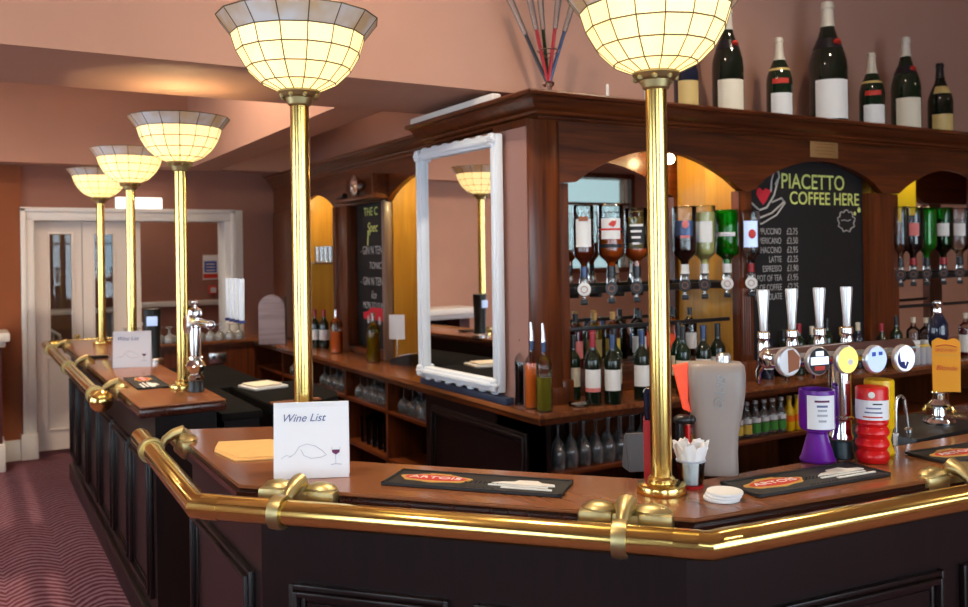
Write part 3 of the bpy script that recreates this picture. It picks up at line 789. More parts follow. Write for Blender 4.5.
champagne('smaller white-necked champagne bottle right of the tallest one', 4.855, .485, .075, 'g_green', 'labelw', 'foil_white', (.05, .32), 'sash', fz=.73)
champagne('large champagne bottle with red seal next to the small black-necked one', 5.20, .62, .09, 'g_green', 'label', 'foil_white', (.05, .36), 'disc')
champagne('black-necked champagne bottle with gold collar at the right end', 5.57, .49, .078, 'g_black', 'labelgold', 'foil_black', (.05, .30), 'gold')

# flower-like vase of tubes standing on the near corner of the cornice
t = thing('tube_vase', 'flared clear vase of slim coloured tubes on the cornice corner', 'vase', (2.395, 3.42, ZC), facecam(2.4, 3.42))
MB().lathe([(0, 0), (.055, 0), (.055, .008), (.02, .016), (.016, .06), (.03, .075), (.03, .085), (0, .085)], seg=20).build('base', 'chrome', t)
for k, (a, m) in enumerate(((-.40, 'foil_black'), (-.20, 'darkred'), (-.08, 'g_green'), (.13, 'darkred'), (.30, 'foil_blue'))):
    b = Vector((0, 0, .07)); tp = b+Vector((math.sin(a), (-.04 if k % 2 else .04), math.cos(a)))*.27
    q = MB(); q.tube([b, tp], .009, 8); e = q.build('tube_stem', m, t)
    q = MB(); q.tube([tp, tp+(tp-b)*.95], [.012, .021], 12, caps=False); q.build('glass_flute', 'glassbright', e)
q = MB(); q.tube([(.052*math.cos(2*PI*i/20), .052*math.sin(2*PI*i/20), .235) for i in range(20)], .003, 6, closed=True); q.tube([(-.052, 0, .235), (0, 0, .2), (.052, 0, .235)], .003, 6); q.build('holding_ring', 'chrome', t)
for i, (x, h) in enumerate(((2.66, .05), (2.90, .05))):
    tag(MB().box(x-.006, x+.006, 3.30, 3.312, ZC-.001, ZC+h+.03, .002).build('cable_clip', 'white'), ('small white upright clip on the cornice nearest the tube vase', 'small white upright clip on the cornice nearest the near lamp')[i], 'clip', 'white clips on the cornice')
tag(MB().tube([(2.46, 3.34, ZC+.004), (2.60, 3.33, ZC+.004), (2.70, 3.35, ZC+.004)], .004, 6).build('loose_cable', 'white'), 'thin white cable lying on the cornice beside the tube vase', 'cable')
tag(MB().box(2.165, 2.215, 3.56, 4.46, ZC, ZC+.04, .006).build('strip_light', 'white'), 'long white strip fitting lying along the top of the side cornice', 'strip light')

# brass plaque on fascia
t = thing('brass_plaque', 'small engraved brass plaque screwed to the fascia above the chalkboard', 'plaque', (4.28, 3.349, 2.238))
MB().box(-.12, .12, -.006, 0, -.046, .046, .002).build('plate', pm('satin_brass', srgb(190, 146, 92), .4, .4), t)
q = MB()
for k in range(4):
    wv = (.09, .075, .085, .06)[k]; q.box(-wv, wv, -.0072, -.0055, .030-.019*k, .033-.019*k)
q.build('engraving', 'brownprint', t)

# ------------------------------------------------------------------ chalkboards
t = thing('chalkboard', 'tall black chalkboard with coffee prices behind the beer taps', 'chalkboard', (4.2, 3.405, BT))
MB().box(-.53, .50, 0, .015, .002, 1.27).build('board', 'chalkboard', t)
P = lambda x, z: (x-4.2, -.002, z-BT)
text('PIACETTO', .122, P(4.255, 2.05), FR, 'chalky', t, sx=.98, off=.0008)
text('COFFEE HERE', .104, P(4.357, 1.955), FR, 'chalky', t, sx=.98, off=.0008)
rows = ['CAPPUCCINO', 'AMERICANO', 'MOCHACCINO', 'LATTE', 'ESPRESSO', 'POT OF TEA', 'POT OF COFFEE', 'HOT CHOCOLATE']
pr_ = ['£2.75', '£2.50', '£2.95', '£2.25', '£1.90', '£1.95', '£2.25', '£2.75']
for k, (a, b) in enumerate(zip(rows, pr_)):
    z = 1.765-.0525*k
    text(a, .05, P(3.975, z), FR, 'chalkw', t, align='RIGHT', sx=.72)
    text(b, .052, P(4.02, z), FR, 'chalkw', t, align='LEFT', sx=.8)
q = MB()
def cup_pts(pts): return [P(x, z) for x, z in pts]
q.tube(cup_pts([(3.70, 2.02), (3.73, 1.93), (3.80, 1.885), (3.86, 1.90), (3.92, 1.97), (3.955, 2.06)]), .006, 6)
q.tube(cup_pts([(3.93, 2.03), (3.965, 2.075), (3.955, 2.11), (3.92, 2.10), (3.90, 2.05), (3.895, 1.99)]), .006, 6)
q.tube(cup_pts([(3.69, 1.85), (3.78, 1.835), (3.90, 1.87), (4.0, 1.935), (3.98, 1.955), (3.90, 1.93)]), .006, 6)
q.tube(cup_pts([(3.72, 1.80), (3.82, 1.81), (3.94, 1.86), (4.01, 1.93)]), .005, 6)
q.build('chalk_cup', 'chalkw', t)
q = MB(); N = 26; pts = []
for i in range(N):
    a = 2*PI*i/N; r = 1+.13*math.sin(a*9); pts.append((4.545+.075*r*math.cos(a), 1.83+.062*r*math.sin(a)))
q.tube(cup_pts(pts), .0035, 5, closed=True)
q.tube(cup_pts([(4.50, 1.832), (4.53, 1.836), (4.56, 1.830), (4.585, 1.838)]), .003, 5)
q.build('chalk_cloud', 'chalkw', t)
q = MB()
q.ball(P(4.625, 1.875), .013, 10, (1, .2, 1)); q.ball(P(4.665, 1.897), .016, 10, (1, .2, 1)); q.build('chalk_bubbles', 'chalky', t)
q = MB(); hp = [(0, -.05), (.03, -.02), (.052, .01), (.048, .035), (.025, .045), (0, .028), (-.025, .045), (-.048, .035), (-.052, .01), (-.03, -.02)]
q.prism([(3.83-4.2+u, 1.965-BT+v) for u, v in hp], -.004, 0, 'XZ'); q.ball(P(3.885, 1.99), .012, 8, (1, .2, 1)); q.build('chalk_heart', 'chalkr', t)

t = thing('chalkboard', 'narrow chalkboard with a drawn red car on the left side of the back bar', 'chalkboard', (2.52, 5.8, 1.001))
MB().box(0, .015, -.325, .325, 0, 1.045).build('board', 'chalkboard', t)
Q = lambda y, z: (-.002, y-5.8, z-1.001)
text('THE C', .085, Q(5.985, 1.98), FL, 'chalky', t, align='LEFT', sx=1.05)
text('Spec', .10, Q(5.93, 1.865), FL, 'chalky', t, align='LEFT', shear=.3)
q = MB(); q.tube([Q(5.90, 1.84), Q(5.91, 1.80), Q(5.92, 1.74)], .005, 6); q.build('chalk_stroke', 'chalky', t)
text('- GIN N TEN', .085, Q(6.06, 1.70), FL, 'chalkw', t, align='LEFT', sx=.85)
text('TONIC', .07, Q(5.90, 1.59), FL, 'chalkw', t, align='LEFT', shear=.2)
text('- GIN N TEN', .085, Q(6.06, 1.475), FL, 'chalkw', t, align='LEFT', sx=.85)
text('Ice', .08, Q(5.87, 1.38), FL, 'chalkw', t, align='LEFT', shear=.3)
text('MON TO SUN', .07, Q(6.02, 1.30), FL, 'chalkw', t, align='LEFT', sx=.85)
q = MB(); q.prism([(5.58-5.8, 1.20-1.001), (6.0-5.8, 1.20-1.001), (6.02-5.8, 1.245-1.001), (5.93-5.8, 1.26-1.001), (5.86-5.8, 1.29-1.001), (5.68-5.8, 1.29-1.001), (5.58-5.8, 1.25-1.001)], -.004, 0, 'YZ')
q.build('chalk_car', 'chalkr', t)
q = MB(); q.prism([(5.72-5.8+.02*math.cos(a*.6), 1.20-1.001+.03*math.sin(a*.6)) for a in range(11)], -.006, 0, 'YZ').prism([(5.92-5.8+.02*math.cos(a*.6), 1.20-1.001+.03*math.sin(a*.6)) for a in range(11)], -.006, 0, 'YZ'); q.build('chalk_wheels', 'chalkw', t)

# spot lamp on the header shelf
t = thing('spot_lamp', 'round glass-fronted spot lamp on the shelf over the narrow chalkboard', 'lamp', (2.40, 5.79, 2.076), 0)
MB().box(-.03, .03, -.03, .03, 0, .012, .003).build('foot', 'black', t)
q = MB(); q.X = Matrix.Translation((-.02, 0, .085)) @ Matrix.Rotation(-PI/2, 4, 'Y'); q.lathe([(0, -.05), (.04, -.045), (.068, 0), (.075, .02), (.066, .024), (.062, .015), (0, .01)], seg=24); q.build('reflector', 'chrome', t)
q = MB(); q.X = Matrix.Translation((-.045, 0, .085)) @ Matrix.Rotation(-PI/2, 4, 'Y'); q.lathe([(0, .012), (.04, .008), (.064, 0)], seg=24, caps=False); q.build('lens', 'glassbright', t)
q = MB(); q.tube([(0, 0, .01), (0, 0, .05)], .008, 8); q.build('stem', 'black', t)
tag(MB().tube([(2.36, 6.09, 2.082), (2.36, 5.99, 2.084)], .014, 8).tube([(2.36, 6.0, 2.084), (2.36, 5.95, 2.10)], .02, 10).build('torch', 'black'), 'small black torch lying on the shelf beside the round spot lamp', 'torch')

# framed mirror leaning on the side panel
mirror_root = thing('framed_mirror', 'tall mirror in white carved frame on the side of the back bar', 'mirror', (2.185, 3.918, 1.0), math.radians(MIRROR_YAW))
hw, hh, fw_ = .392, 1.235, .058
q = MB()
for a, b, c, d in ((-hw, -hw+fw_, 0, hh), (hw-fw_, hw, 0, hh), (-hw+fw_, hw-fw_, 0, fw_), (-hw+fw_, hw-fw_, hh-fw_, hh)): q.box(-.045, -.005, a, b, c, d, .008)
for a, b, c, d in ((-hw+.015, -hw+.04, .02, hh-.02), (hw-.04, hw-.015, .02, hh-.02), (-hw+.03, hw-.03, .018, .043), (-hw+.03, hw-.03, hh-.043, hh-.018)): q.box(-.056, -.04, a, b, c, d, .008)
for sy in (-1, 1):
    for z in (.035, hh-.035):
        for k in range(6):
            a = 2*PI*k/6; q.ball((-.055, sy*(hw-.035)+.02*math.cos(a), z+.02*math.sin(a)), .014, 8)
        q.ball((-.06, sy*(hw-.035), z), .012, 8)
for z, dz in ((-.006, -1), (hh, 1)):
    for k in range(7): q.ball((-.025, -hw+.07+k*(2*hw-.14)/6, z), .022, 8, (.7, 1.4, .5))
q.build('carved_frame', 'mirrorwhite', mirror_root)
MB().box(-.020, -.012, -hw+fw_-.003, hw-fw_+.003, fw_-.003, hh-fw_+.003).build('mirror_glass', 'mirror', mirror_root)
q = MB(); q.box(-.004, .0, -hw+.03, hw-.03, .0, hh-.02); q.build('backing', 'dark', mirror_root)
tag(MB().box(2.155, 2.20, 3.46, 4.36, BT+.001, .985, .003).build('mirror_support', pm('blue_black_block', srgb(40, 52, 78), .5)), 'blue-black strip under the white framed mirror', 'block')

# ------------------------------------------------------------------ left part of back bar counter
def shoulder(l, x, y, **k): return bottle(l, (x, y, BT+.001), **k)
shoulder('red-capped wine bottle on the back counter, farthest of that pair', 2.335, 6.555, lab='labelw', foil='foil_red', group='wine bottles by the narrow chalkboard')
shoulder('red-capped wine bottle on the back counter next to the orange bottle', 2.38, 6.475, lab='labelw', foil='foil_red', group='wine bottles by the narrow chalkboard', R=.04)
bottle('clear bottle of orange liquid with grey pourer below the narrow chalkboard', (2.335, 6.10, BT+.001), 'spirit', .045, .32, 'glass', None, foil='steel', fz=.80, liquid='orangeliq', fill=.50, name='syrup_bottle', cat='bottle')
bottle('olive yellow bottle with tall clear neck below the narrow chalkboard', (2.335, 5.42, BT+.001), 'spirit', .045, .33, 'gamber', None, foil='glassbright', fz=.80, liquid='oliveliq', fill=.6, name='syrup_bottle', cat='bottle')
t = thing('framed_notice', 'small white notice standing against the yellow lit wood panel', 'notice', (2.475, 5.345, BT), math.radians(48))
MB().box(0, .004, -.055, .055, .15, .315).build('card', 'paper', t)
q = MB(); q.box(0, .006, -.05, .05, 0, .012).tube([(.004, 0, .01), (.006, 0, .16)], .004, 6); q.build('stand', 'steel', t)
t = thing('card_terminal', 'black and white card terminal lying on the back counter beside the mirror', 'card terminal', (2.44, 5.16, BT), .3)
q = MB(); q.prism([(-.10, 0), (.10, 0), (.10, .03), (.04, .05), (-.09, .075), (-.10, .06)], -.04, .04, 'YZ', .006); q.build('body', 'black', t)
q = MB(); q.prism([(-.09, .078), (.03, .056), (.03, .06), (-.09, .082)], -.03, .03, 'YZ'); q.build('face_plate', 'labelw', t)
# niche glasses
def tumbler_mesh(r0, r1, h, th=.003):
    return MB().lathe([(0, .004), (r0-.004, .004), (r0, 0), (r1, h), (r1-th, h), (r0-th, .012), (0, .012)], seg=14)
def glass_thing(label, loc, r0, r1, h, group, mat='glassbright', invert=False):
    mb = tumbler_mesh(r0, r1, h)
    if invert: mb.bm.transform(Matrix.Translation((0, 0, h)) @ Matrix.Rotation(PI, 4, 'X'))
    o = mb.build('tumbler', mat); o.location = loc; return tag(o, label, 'glass', group)
g0 = glass_thing('tall straight tumbler standing on the glass shelf of the lit niche', (2.57, 6.50, 1.616), .03, .034, .13, 'tumblers in the lit niche')
for k, (x, y) in enumerate([(2.57, 6.6), (2.57, 6.7), (2.57, 6.8), (2.57, 6.9), (2.57, 7.0), (2.57, 7.1), (2.66, 6.85), (2.66, 6.95), (2.66, 7.05)]):
    c = g0.copy(); C.objects.link(c); c.location = (x, y, 1.616)
# tumblers on the shelf below the side counter
def stem_glass(label, loc, group, R=.036, H=.17, invert=True, mat='glassbright'):
    pr = [(0, 0), (.032, 0), (.032, .003), (.006, .008), (.004, .02), (.004, H*.42), (.012, H*.47), (R*.8, H*.58), (R, H*.72), (R*.86, H), (R*.86-.002, H), (R-.003, H*.72), (R*.8-.003, H*.60), (0, H*.5)]
    mb = MB().lathe(pr, seg=16)
    if invert: mb.bm.transform(Matrix.Translation((0, 0, H)) @ Matrix.Rotation(PI, 4, 'X'))
    o = mb.build('wine_glass', mat); o.location = loc; return tag(o, label, 'glass', group)
g0 = stem_glass('upside-down short-stemmed glass in the open shelves under the side counter', (2.27, 4.45, .715), 'glasses in the side shelves', .040, .155, True, 'glassmid')
first = True
for y0, y1, n in ((4.40, 4.88, 4), (4.95, 5.56, 5), (5.63, 6.24, 5), (6.31, 6.93, 4)):
    for r, x in enumerate((2.265, 2.37)):
        for k in range(n):
            p = (x, y0+.045+(y1-y0-.12)*k/(n-1)+(.02 if r else 0), .715)
            if first: g0.location = p; first = False
            else: c = g0.copy(); C.objects.link(c); c.location = p
g0 = glass_thing('dim tumbler on the lowest of the side shelves', (2.27, 4.975, .423), .034, .038, .17, 'tumblers on the lowest side shelf', 'glass')
for k in range(1, 12):
    c = g0.copy(); C.objects.link(c); c.location = (2.28+.09*(k % 2), 4.975+.046*k, .423)
s0 = stem_glass('clear upside-down glass on the far return of the back counter', (1.12, 7.72, BT+.001), 'glasses on the far counter', .042, .13, True, 'glassfar')
for k in range(1, 26):
    c = s0.copy(); C.objects.link(c); c.location = (1.12+.085*(k % 12)+(.03 if k >= 12 else 0), 7.72+.10*(k//12)+.01*(k % 2), BT+.001)
# inverted wine glasses in the front shelf
s0 = stem_glass('upside-down wine glass on the shelf below the wine bottles', (2.33, 3.29, .668), 'wine glasses on the front shelf', .034, .21, True, 'glassmid')
for k in range(1, 18):
    c = s0.copy(); C.objects.link(c); c.location = (2.33+.074*(k % 9), 3.29+.11*(k//9), .668)
# mixer bottles
for k in range(14):
    x = 3.16+.066*k
    juice = k >= 11
    lab = 'labely' if k < 7 else ('boardgreen' if k < 11 else 'orangeliq')
    l = ('small mixer bottle with yellow lower label on the shelf behind the grey beer font', 'small clear mixer bottle with green label on the shelf behind the grey beer font', 'small orange juice bottle on the shelf left of the purple tin')[0 if k < 7 else 1 if k < 11 else 2]
    t = thing('mixer_bottle', l, 'bottle', (x, 3.29, .668), facecam(x, 3.29), ('yellow labelled mixers', 'green labelled mixers', 'orange juice bottles')[0 if k < 7 else 1 if k < 11 else 2])
    pr = bottle_profile('small', .029, .185)
    MB().lathe(pr, seg=14).build('glass_body', 'yellow' if juice else 'glassbright', t)
    if juice: label_arc(.029, .05, .085, 1.2).build('paper_label', 'orangeliq', t)
    else:
        label_arc(.029, .02, .07, 1.2).build('paper_label', lab, t)
        label_arc(.029, .075, .10, 1.2).build('upper_label', 'labelw', t)
    MB().lathe([(.0145, .172), (.0145, .188), (0, .189)], seg=12).build('cap', 'gold' if juice else 'silver', t)
g0 = glass_thing('dim tumbler on the lowest front shelf', (3.2, 3.30, .353), .035, .040, .12, 'tumblers on the lowest front shelf', 'glass')
for k in range(1, 11): c = g0.copy(); C.objects.link(c); c.location = (3.2+.085*k, 3.30, .353)

# three pourer bottles at the corner
for k, (x, y, liq, l) in enumerate(((2.265, 3.52-.16, 'blackliq', 'dark liquor bottle with steel pourer beside the mirror'), (2.285, 3.262, 'orangeliq', 'orange liqueur bottle with steel pourer, between two other pourer bottles'), (2.315, 3.225, 'oliveliq', 'pale olive bottle with steel pourer, at the outer corner of the back counter'))):
    x, y = ((2.232, 3.435), (2.226, 3.340), (2.226, 3.245))[k]
    t = bottle(l, (x, y, BT+.001), 'spirit', .036, .31, 'glass', None, foil='foil_blue', fz=.86, liquid=liq, fill=.66 if k < 2 else .5, name='pourer_bottle')
    q = MB(); q.tube([(0, 0, .31), (0, 0, .345), (-.004, 0, .395)], [.012, .010, .006], 10); q.build('pourer', 'steel', t)

# wine bottles on the back counter, first bay
WB = [(2.505, 3.250, .038, .335, 'labelw', 'foil_red', ('labelpink', .19, .245), 'wine bottle with pink-banded white label and red foil'),
      (2.600, 3.222, .040, .325, 'labelw', 'foil_blue', None, 'wine bottle with blue foil and low white label, nearest the counter edge'),
      (2.790, 3.235, .040, .335, 'labelw', 'foil_blue', None, 'wine bottle with white label just left of the near brass lamp pole'),
      (2.53, 3.44, .038, .31, 'label', 'foil_black', None, 'dark wine bottle tucked against the corner post'),
      (2.59, 3.36, .038, .335, 'label', 'foil_red', None, 'red-foiled wine bottle standing behind the pink-banded one'),
      (2.73, 3.37, .040, .335, 'label', 'foil_black', None, 'dark wine bottle behind and between the blue-foiled bottles'),
      (3.07, 3.25, .038, .335, 'label', 'foil_black', None, 'wine bottle with cream label just right of the near brass lamp pole'),
      (3.20, 3.24, .040, .335, 'labelw', 'foil_blue', None, 'wine bottle with white label behind the grey beer font'),
      (3.18, 3.40, .038, .34, 'label', 'foil_black', None, 'dark wine bottle in the second row behind the grey beer font'),
      (3.33, 3.27, .040, .335, 'labelw', 'foil_black', None, 'wine bottle at the right end of the first bay')]
for x, y, R, H, lab, foil, band, l in WB:
    bottle(l, (x, y, BT+.001), 'wine', R, H, 'g_black' if lab != 'label' else 'g_green', lab, (.20, .50) if band is None else (.245, .50), foil, .80, band=band, group='wine bottles in the first bay')
# stepped display behind them with liqueurs
t = thing('bottle_riser', 'dark stepped riser behind the wine bottles', 'shelf', (3.0, 3.56, BT))
MB().box(-.56, .56, -.06, .075, .0015, .13, .004).build('step', 'mahogX', t)
LQ = [(2.52, 'redliq', 'glass', 'labely', 'dark red liqueur bottle on the riser by the corner post'), (2.64, 'redliq', 'glass', 'labelpink', 'red liqueur bottle with pink label on the riser'), (2.76, 'oliveliq', 'gamber', 'labelgold', 'olive liqueur bottle with gold label on the riser'), (2.88, 'whisky2', 'glass', 'labely', 'amber liqueur bottle with yellow label on the riser'),
      (3.06, 'blackliq', 'glass', 'labelw', 'black liqueur bottle with white label on the riser'), (3.18, 'clearliq', 'glass', 'foil_blue', 'clear liqueur bottle with blue label on the riser'), (3.30, 'whisky', 'glass', 'orange', 'amber liqueur bottle with orange label on the riser'), (3.42, 'brandy', 'glass', 'labelw', 'brown liqueur bottle at the right end of the riser')]
for x, liq, gl, lab, l in LQ:
    bottle(l, (x, 3.565, BT+.132), 'spirit', .040, .27, gl, lab, (.18, .5), 'gold' if lab in ('labely', 'labelgold') else 'foil_black', .86, liquid=liq, fill=.7, name='liqueur_bottle', group='liqueurs on the riser')
t = thing('business_cards', 'small clear dish of silver caps beside the corner post', 'dish', (2.44, 3.27, BT+.001))
q = MB()
for k in range(9): q.lathe([(.012, 0), (.013, .006), (0, .007)], (rnd.uniform(-.03, .03), rnd.uniform(-.02, .02), .004+.004*(k % 2)), 8)
q.build('caps', 'silver', t); MB().lathe([(0, 0), (.05, 0), (.055, .012), (.052, .012), (.048, .003), (0, .003)], seg=16).build('dish', 'glass', t); t.name = 'cap_dish'

# optics: rail, inverted spirit bottles, measures
def optic_rail(label, x0, x1):
    t = thing('optic_rail', label, 'rail', ((x0+x1)/2, 3.44, 1.44))
    L = (x1-x0)/2
    MB().box(-L, L, -.02, .0, .02, .055, .004).build('rail_bar', 'black', t)
    for s in (-1, 1): MB().box(s*(L-.01)-.012, s*(L-.01)+.012, 0, .20, .015, .06, .003).build('end_bracket', 'black', t)
    MB().box(-L, L, -.02, -.005, -.16, -.14, .004).build('lower_bar', 'black', t)
optic_rail('black rail carrying the optics across the first bay', 2.46, 3.58)
optic_rail('black rail carrying the optics across the right bay', 5.02, 6.05)
def optic(x, y, z, label, badge='labelw'):
    t = thing('optic_measure', label, 'optic', (x, y, z), facecam(x, y), 'optic measures')
    if badge == 'labelw' and x > 4.5: badge = 'foil_black'
    MB().lathe([(.012, 0), (.022, -.006), (.024, -.02), (.024, -.075), (.018, -.085), (.008, -.09), (.008, -.115), (0, -.115)], seg=14).build('measure_body', 'glassbright', t)
    MB().lathe([(.020, .004), (.020, -.012), (.012, -.014)], seg=14).build('collar', 'black', t)
    q = MB(); q.X = Matrix.Translation((.0, -.03, -.055)) @ Matrix.Rotation(PI/2, 4, 'X'); q.lathe([(0, .004), (.030, .004), (.032, 0), (.030, -.006), (0, -.006)], seg=20); b = q.build('badge', badge, t)
    q = MB(); q.X = Matrix.Translation((.0, -.0345, -.055)) @ Matrix.Rotation(PI/2, 4, 'X'); q.lathe([(.014, .002), (.017, .002), (.017, 0), (.014, 0)], seg=16, caps=False); q.build('badge_print', 'brownprint', b)
    MB().box(-.018, .018, -.012, .055, -.130, -.105, .004).build('push_bar', 'black', t)
OX = [2.545, 2.712, 2.872, 3.03, 3.196, 3.335, 3.500, 3.655]
specs = [('spirit', .050, .345, 'glass', 'labelw', (.36, .86), 'whisky2', .46, 'foil_blue', 'inverted whisky bottle with long white label, leftmost optic'),
         ('spirit', .064, .350, 'glass', 'labelw', (.46, .86), 'whisky', .60, 'foil_black', 'inverted amber whisky bottle with bird on its label'),
         ('square', .058, .335, 'glass', 'labelblack', (.42, .80), 'whisky', .40, 'foil_black', 'inverted black-labelled bottle left of the brass lamp pole'),
         ('spirit', .045, .345, 'glass', 'labely', (.4, .7), 'whisky2', .5, 'foil_black', 'inverted bottle hidden behind the brass lamp pole'),
         ('spirit', .062, .350, 'glass', 'foil_blue', (.50, .84), 'brandy', .66, 'labelw', 'inverted dark brown spirit bottle right of the brass lamp pole'),
         ('spirit', .060, .355, 'glass', 'labelw', (.40, .82), 'whitewine', .90, 'labelw', 'inverted pale yellow spirit bottle between the brown and green ones'),
         ('square', .062, .335, 'ggreen', 'labelw', (.52, .70), 'gin', .95, 'labelw', 'inverted bright green gin bottle in the first bay'),
         ('spirit', .050, .335, 'glass', 'lensb', (.34, .88), 'clearliq', .8, 'darkred', 'inverted clear bottle with pale blue label beside the big chalkboard')]
YO = 3.36
def optic_bottle(x, sp, lab_letter=None):
    kind, R, H, gl, lab, lz, liq, fill, foil, l = sp
    t = bottle(l, (x, YO, 1.515), kind, R, H, gl, lab, (1-lz[1]+.02, 1-lz[0]+.02) if False else (1-lz[1], 1-lz[0]), foil, .86, liquid=liq, fill=fill, invert=True, name='spirit_bottle', group='bottles on the optics', half=1.0)
    optic(x, YO, 1.515, 'clear optic measure under the '+l.replace('inverted ', '').split(',')[0], 'labelw')
    return t
for k, (x, sp) in enumerate(zip(OX, specs)):
    YO = 3.335 if k == 7 else 3.36
    # label zones are given from the neck end of the inverted bottle
    sp = list(sp); a, b = sp[5]; sp[5] = (a, b)
    kind, R, H, gl, lab, lz, liq, fill, foil, l = sp
    t = thing('spirit_bottle', l, 'bottle', (x, YO, 1.545), facecam(x, YO), 'bottles on the optics')
    prof = bottle_profile(kind, R, H); flip = Matrix.Translation((0, 0, H)) @ Matrix.Rotation(PI, 4, 'Y')
    def mk():
        q = MB(); q.X = flip; return q
    q = mk(); q.lathe(prof, seg=22); q.build('glass_body', gl, t)
    lp = cut(prof[1:], H*(1-fill), H*.98, .93); q = mk(); q.lathe([(0, lp[0][1])]+lp+[(0, lp[-1][1])], seg=20); q.build('liquid', liq, t)
    z0, z1 = lz[0]*H, lz[1]*H
    q = label_arc(R, z0+.02, z1-.02, .78); lo = q.build('paper_label', lab, t)
    q = mk(); fp = cut(prof, .86*H, H*1.001, 1.06); q.lathe(fp+[(0, H*1.003)], seg=16, caps=False); q.build('neck_collar', foil, t)
    yy = -R*1.04
    if k == 0:
        b = MB(); b.box(-.022, .022, yy-.001, yy+.004, z1-.03, z1-.008); b.build('label_band', 'brownprint', t)
    if k == 1:
        b = label_arc(R, z0+.062, z0+.072, .95, 1.02); b.build('label_band', 'redprint', t)
        b = MB(); b.prism([(-.004, z0+.085), (.012, z0+.078), (.024, z0+.090), (.028, z0+.118), (.022, z0+.106), (.008, z0+.110), (-.012, z0+.092)], yy-.001, yy+.004, 'XZ'); b.build('bird_emblem', 'redprint', t)
        b = label_arc(R, z0-.022, z0-.004, .95, 1.015); b.build('lower_label', 'labelblack', t)
    if k == 2:
        b = MB()
        for j in range(4): b.box(-.030+.004*j, .034-.006*j, yy-.001, yy+.003, z1-.025-.03*j, z1-.014-.03*j)
        b.build('label_print', 'labelw', t)
    if k == 4:
        b = MB(); b.ball((.006, yy, (z0+z1)/2+.02), .018, 10, (1, .15, 1.2)); b.box(-.02, .028, yy-.001, yy+.003, z0+.01, z0+.022); b.build('label_print', 'labelpink', t)
    if k == 7:
        b = MB(); b.ball((.008, yy, (z0+z1)/2), .02, 10, (1, .15, 1.3)); b.build('label_print', 'redprint', t)
    if k == 6:
        b = MB(); b.box(-.025, .025, yy-.001, yy+.002, z0+.026, z0+.030); b.build('label_print', 'lightgrey', t)
    optic(x, YO, 1.541, 'clear optic measure under the '+l.replace('inverted ', '').replace(' on its label', ''), 'labelw' if k in (0, 6, 7) else 'foil_black')
RX = [(5.00, 'clearliq', 'glass', None, .55, 'inverted clear spirit bottle against the right post', .045), (5.13, 'blackliq', 'glass', 'labelpink', .85, 'inverted dark brown bottle with pale round label in the right bay', .055), (5.27, 'gin', 'ggreen', None, .95, 'inverted tall green bottle in the right bay', .055), (5.45, 'blackliq', 'ggreen', 'labelw', .80, 'inverted green-topped dark bottle in the right bay', .055), (5.63, 'clearliq', 'glass', 'labelw', .8, 'inverted clear bottle cut by the right edge of the frame', .055), (5.80, 'whisky', 'glass', 'labely', .8, 'inverted amber bottle at the end of the right bay', .05)]
YO = 3.36
for x, liq, gl, lab, fill, l, R in RX:
    H = .365; z = 1.555; kind = 'spirit'
    R += .008
    t = thing('spirit_bottle', l, 'bottle', (x, YO, z), facecam(x, YO), 'bottles on the right optics')
    prof = bottle_profile(kind, R, H); flip = Matrix.Translation((0, 0, H)) @ Matrix.Rotation(PI, 4, 'Y')
    q = MB(); q.X = flip; q.lathe(prof, seg=22); q.build('glass_body', gl, t)
    lp = cut(prof[1:], H*(1-fill), H*.98, .93); q = MB(); q.X = flip; q.lathe([(0, lp[0][1])]+lp+[(0, lp[-1][1])], seg=20); q.build('liquid', liq, t)
    if lab: label_arc(R, .5*H, .72*H, .6).build('paper_label', lab, t)
    q = MB(); q.X = flip; fp = cut(prof, .88*H, H*1.001, 1.1); q.lathe(fp+[(0, H*1.003)], seg=16, caps=False); q.build('neck_collar', 'darkred' if liq == 'blackliq' else 'foil_black', t)
    optic(x, YO, z-.003, 'clear optic measure under the '+l.replace('inverted ', ''), 'labelw')
# bottles standing behind the taps and in the right bay
ST = [(3.80, 'g_blue', 'labelw', .034, .30, 'foil_black', 'dark blue bottle at the left foot of the big chalkboard'), (3.93, 'g_black', 'labely', .034, .26, 'foil_black', 'dark bottle with yellow label behind the first tap handle'), (4.06, 'g_green', 'redprint', .034, .29, 'foil_red', 'green bottle with red label behind the taps'), (4.17, 'g_black', 'label', .034, .27, 'foil_white', 'dark bottle with cream label behind the second tap handle'), (4.30, 'g_green', 'labelw', .034, .31, 'foil_black', 'tall green bottle behind the taps'), (4.43, 'g_black', 'labely', .034, .25, 'gold', 'short dark bottle with yellow label and gold cap behind the taps'),
      (4.58, 'g_blue', 'labelw', .034, .27, 'foil_white', 'dark bottle with white cap behind the taps'), (4.72, 'g_black', 'redprint', .034, .26, 'foil_red', 'dark bottle with red label beside the right post'), (4.86, 'g_green', 'labelw', .036, .30, 'foil_black', 'slim green bottle in front of the right post')]
for x, gl, lab, R, H, foil, l in ST:
    bottle(l, (x, 3.30 if x > 4.65 else 3.36, BT+.001), 'wine', R, H, gl, lab, (.18, .46), foil, .82, group='bottles behind the taps', name='spirit_bottle')
SR = [(5.06, 'glass', 'labelw', .042, .28, 'clearliq', 'clear bottle with white label, first in the right bay'), (5.19, 'glass', 'labelw', .042, .27, 'clearliq', 'clear bottle with white label, second in the right bay'), (5.33, 'ggreen', 'labely', .042, .27, 'gin', 'green bottle with yellow label in the right bay'), (5.62, 'glass', 'labelw', .042, .28, 'redliq', 'red bottle with white label behind the amber pump clip'), (5.76, 'glass', 'labelw', .042, .32, 'clearliq', 'clear bottle near the right edge of the frame')]
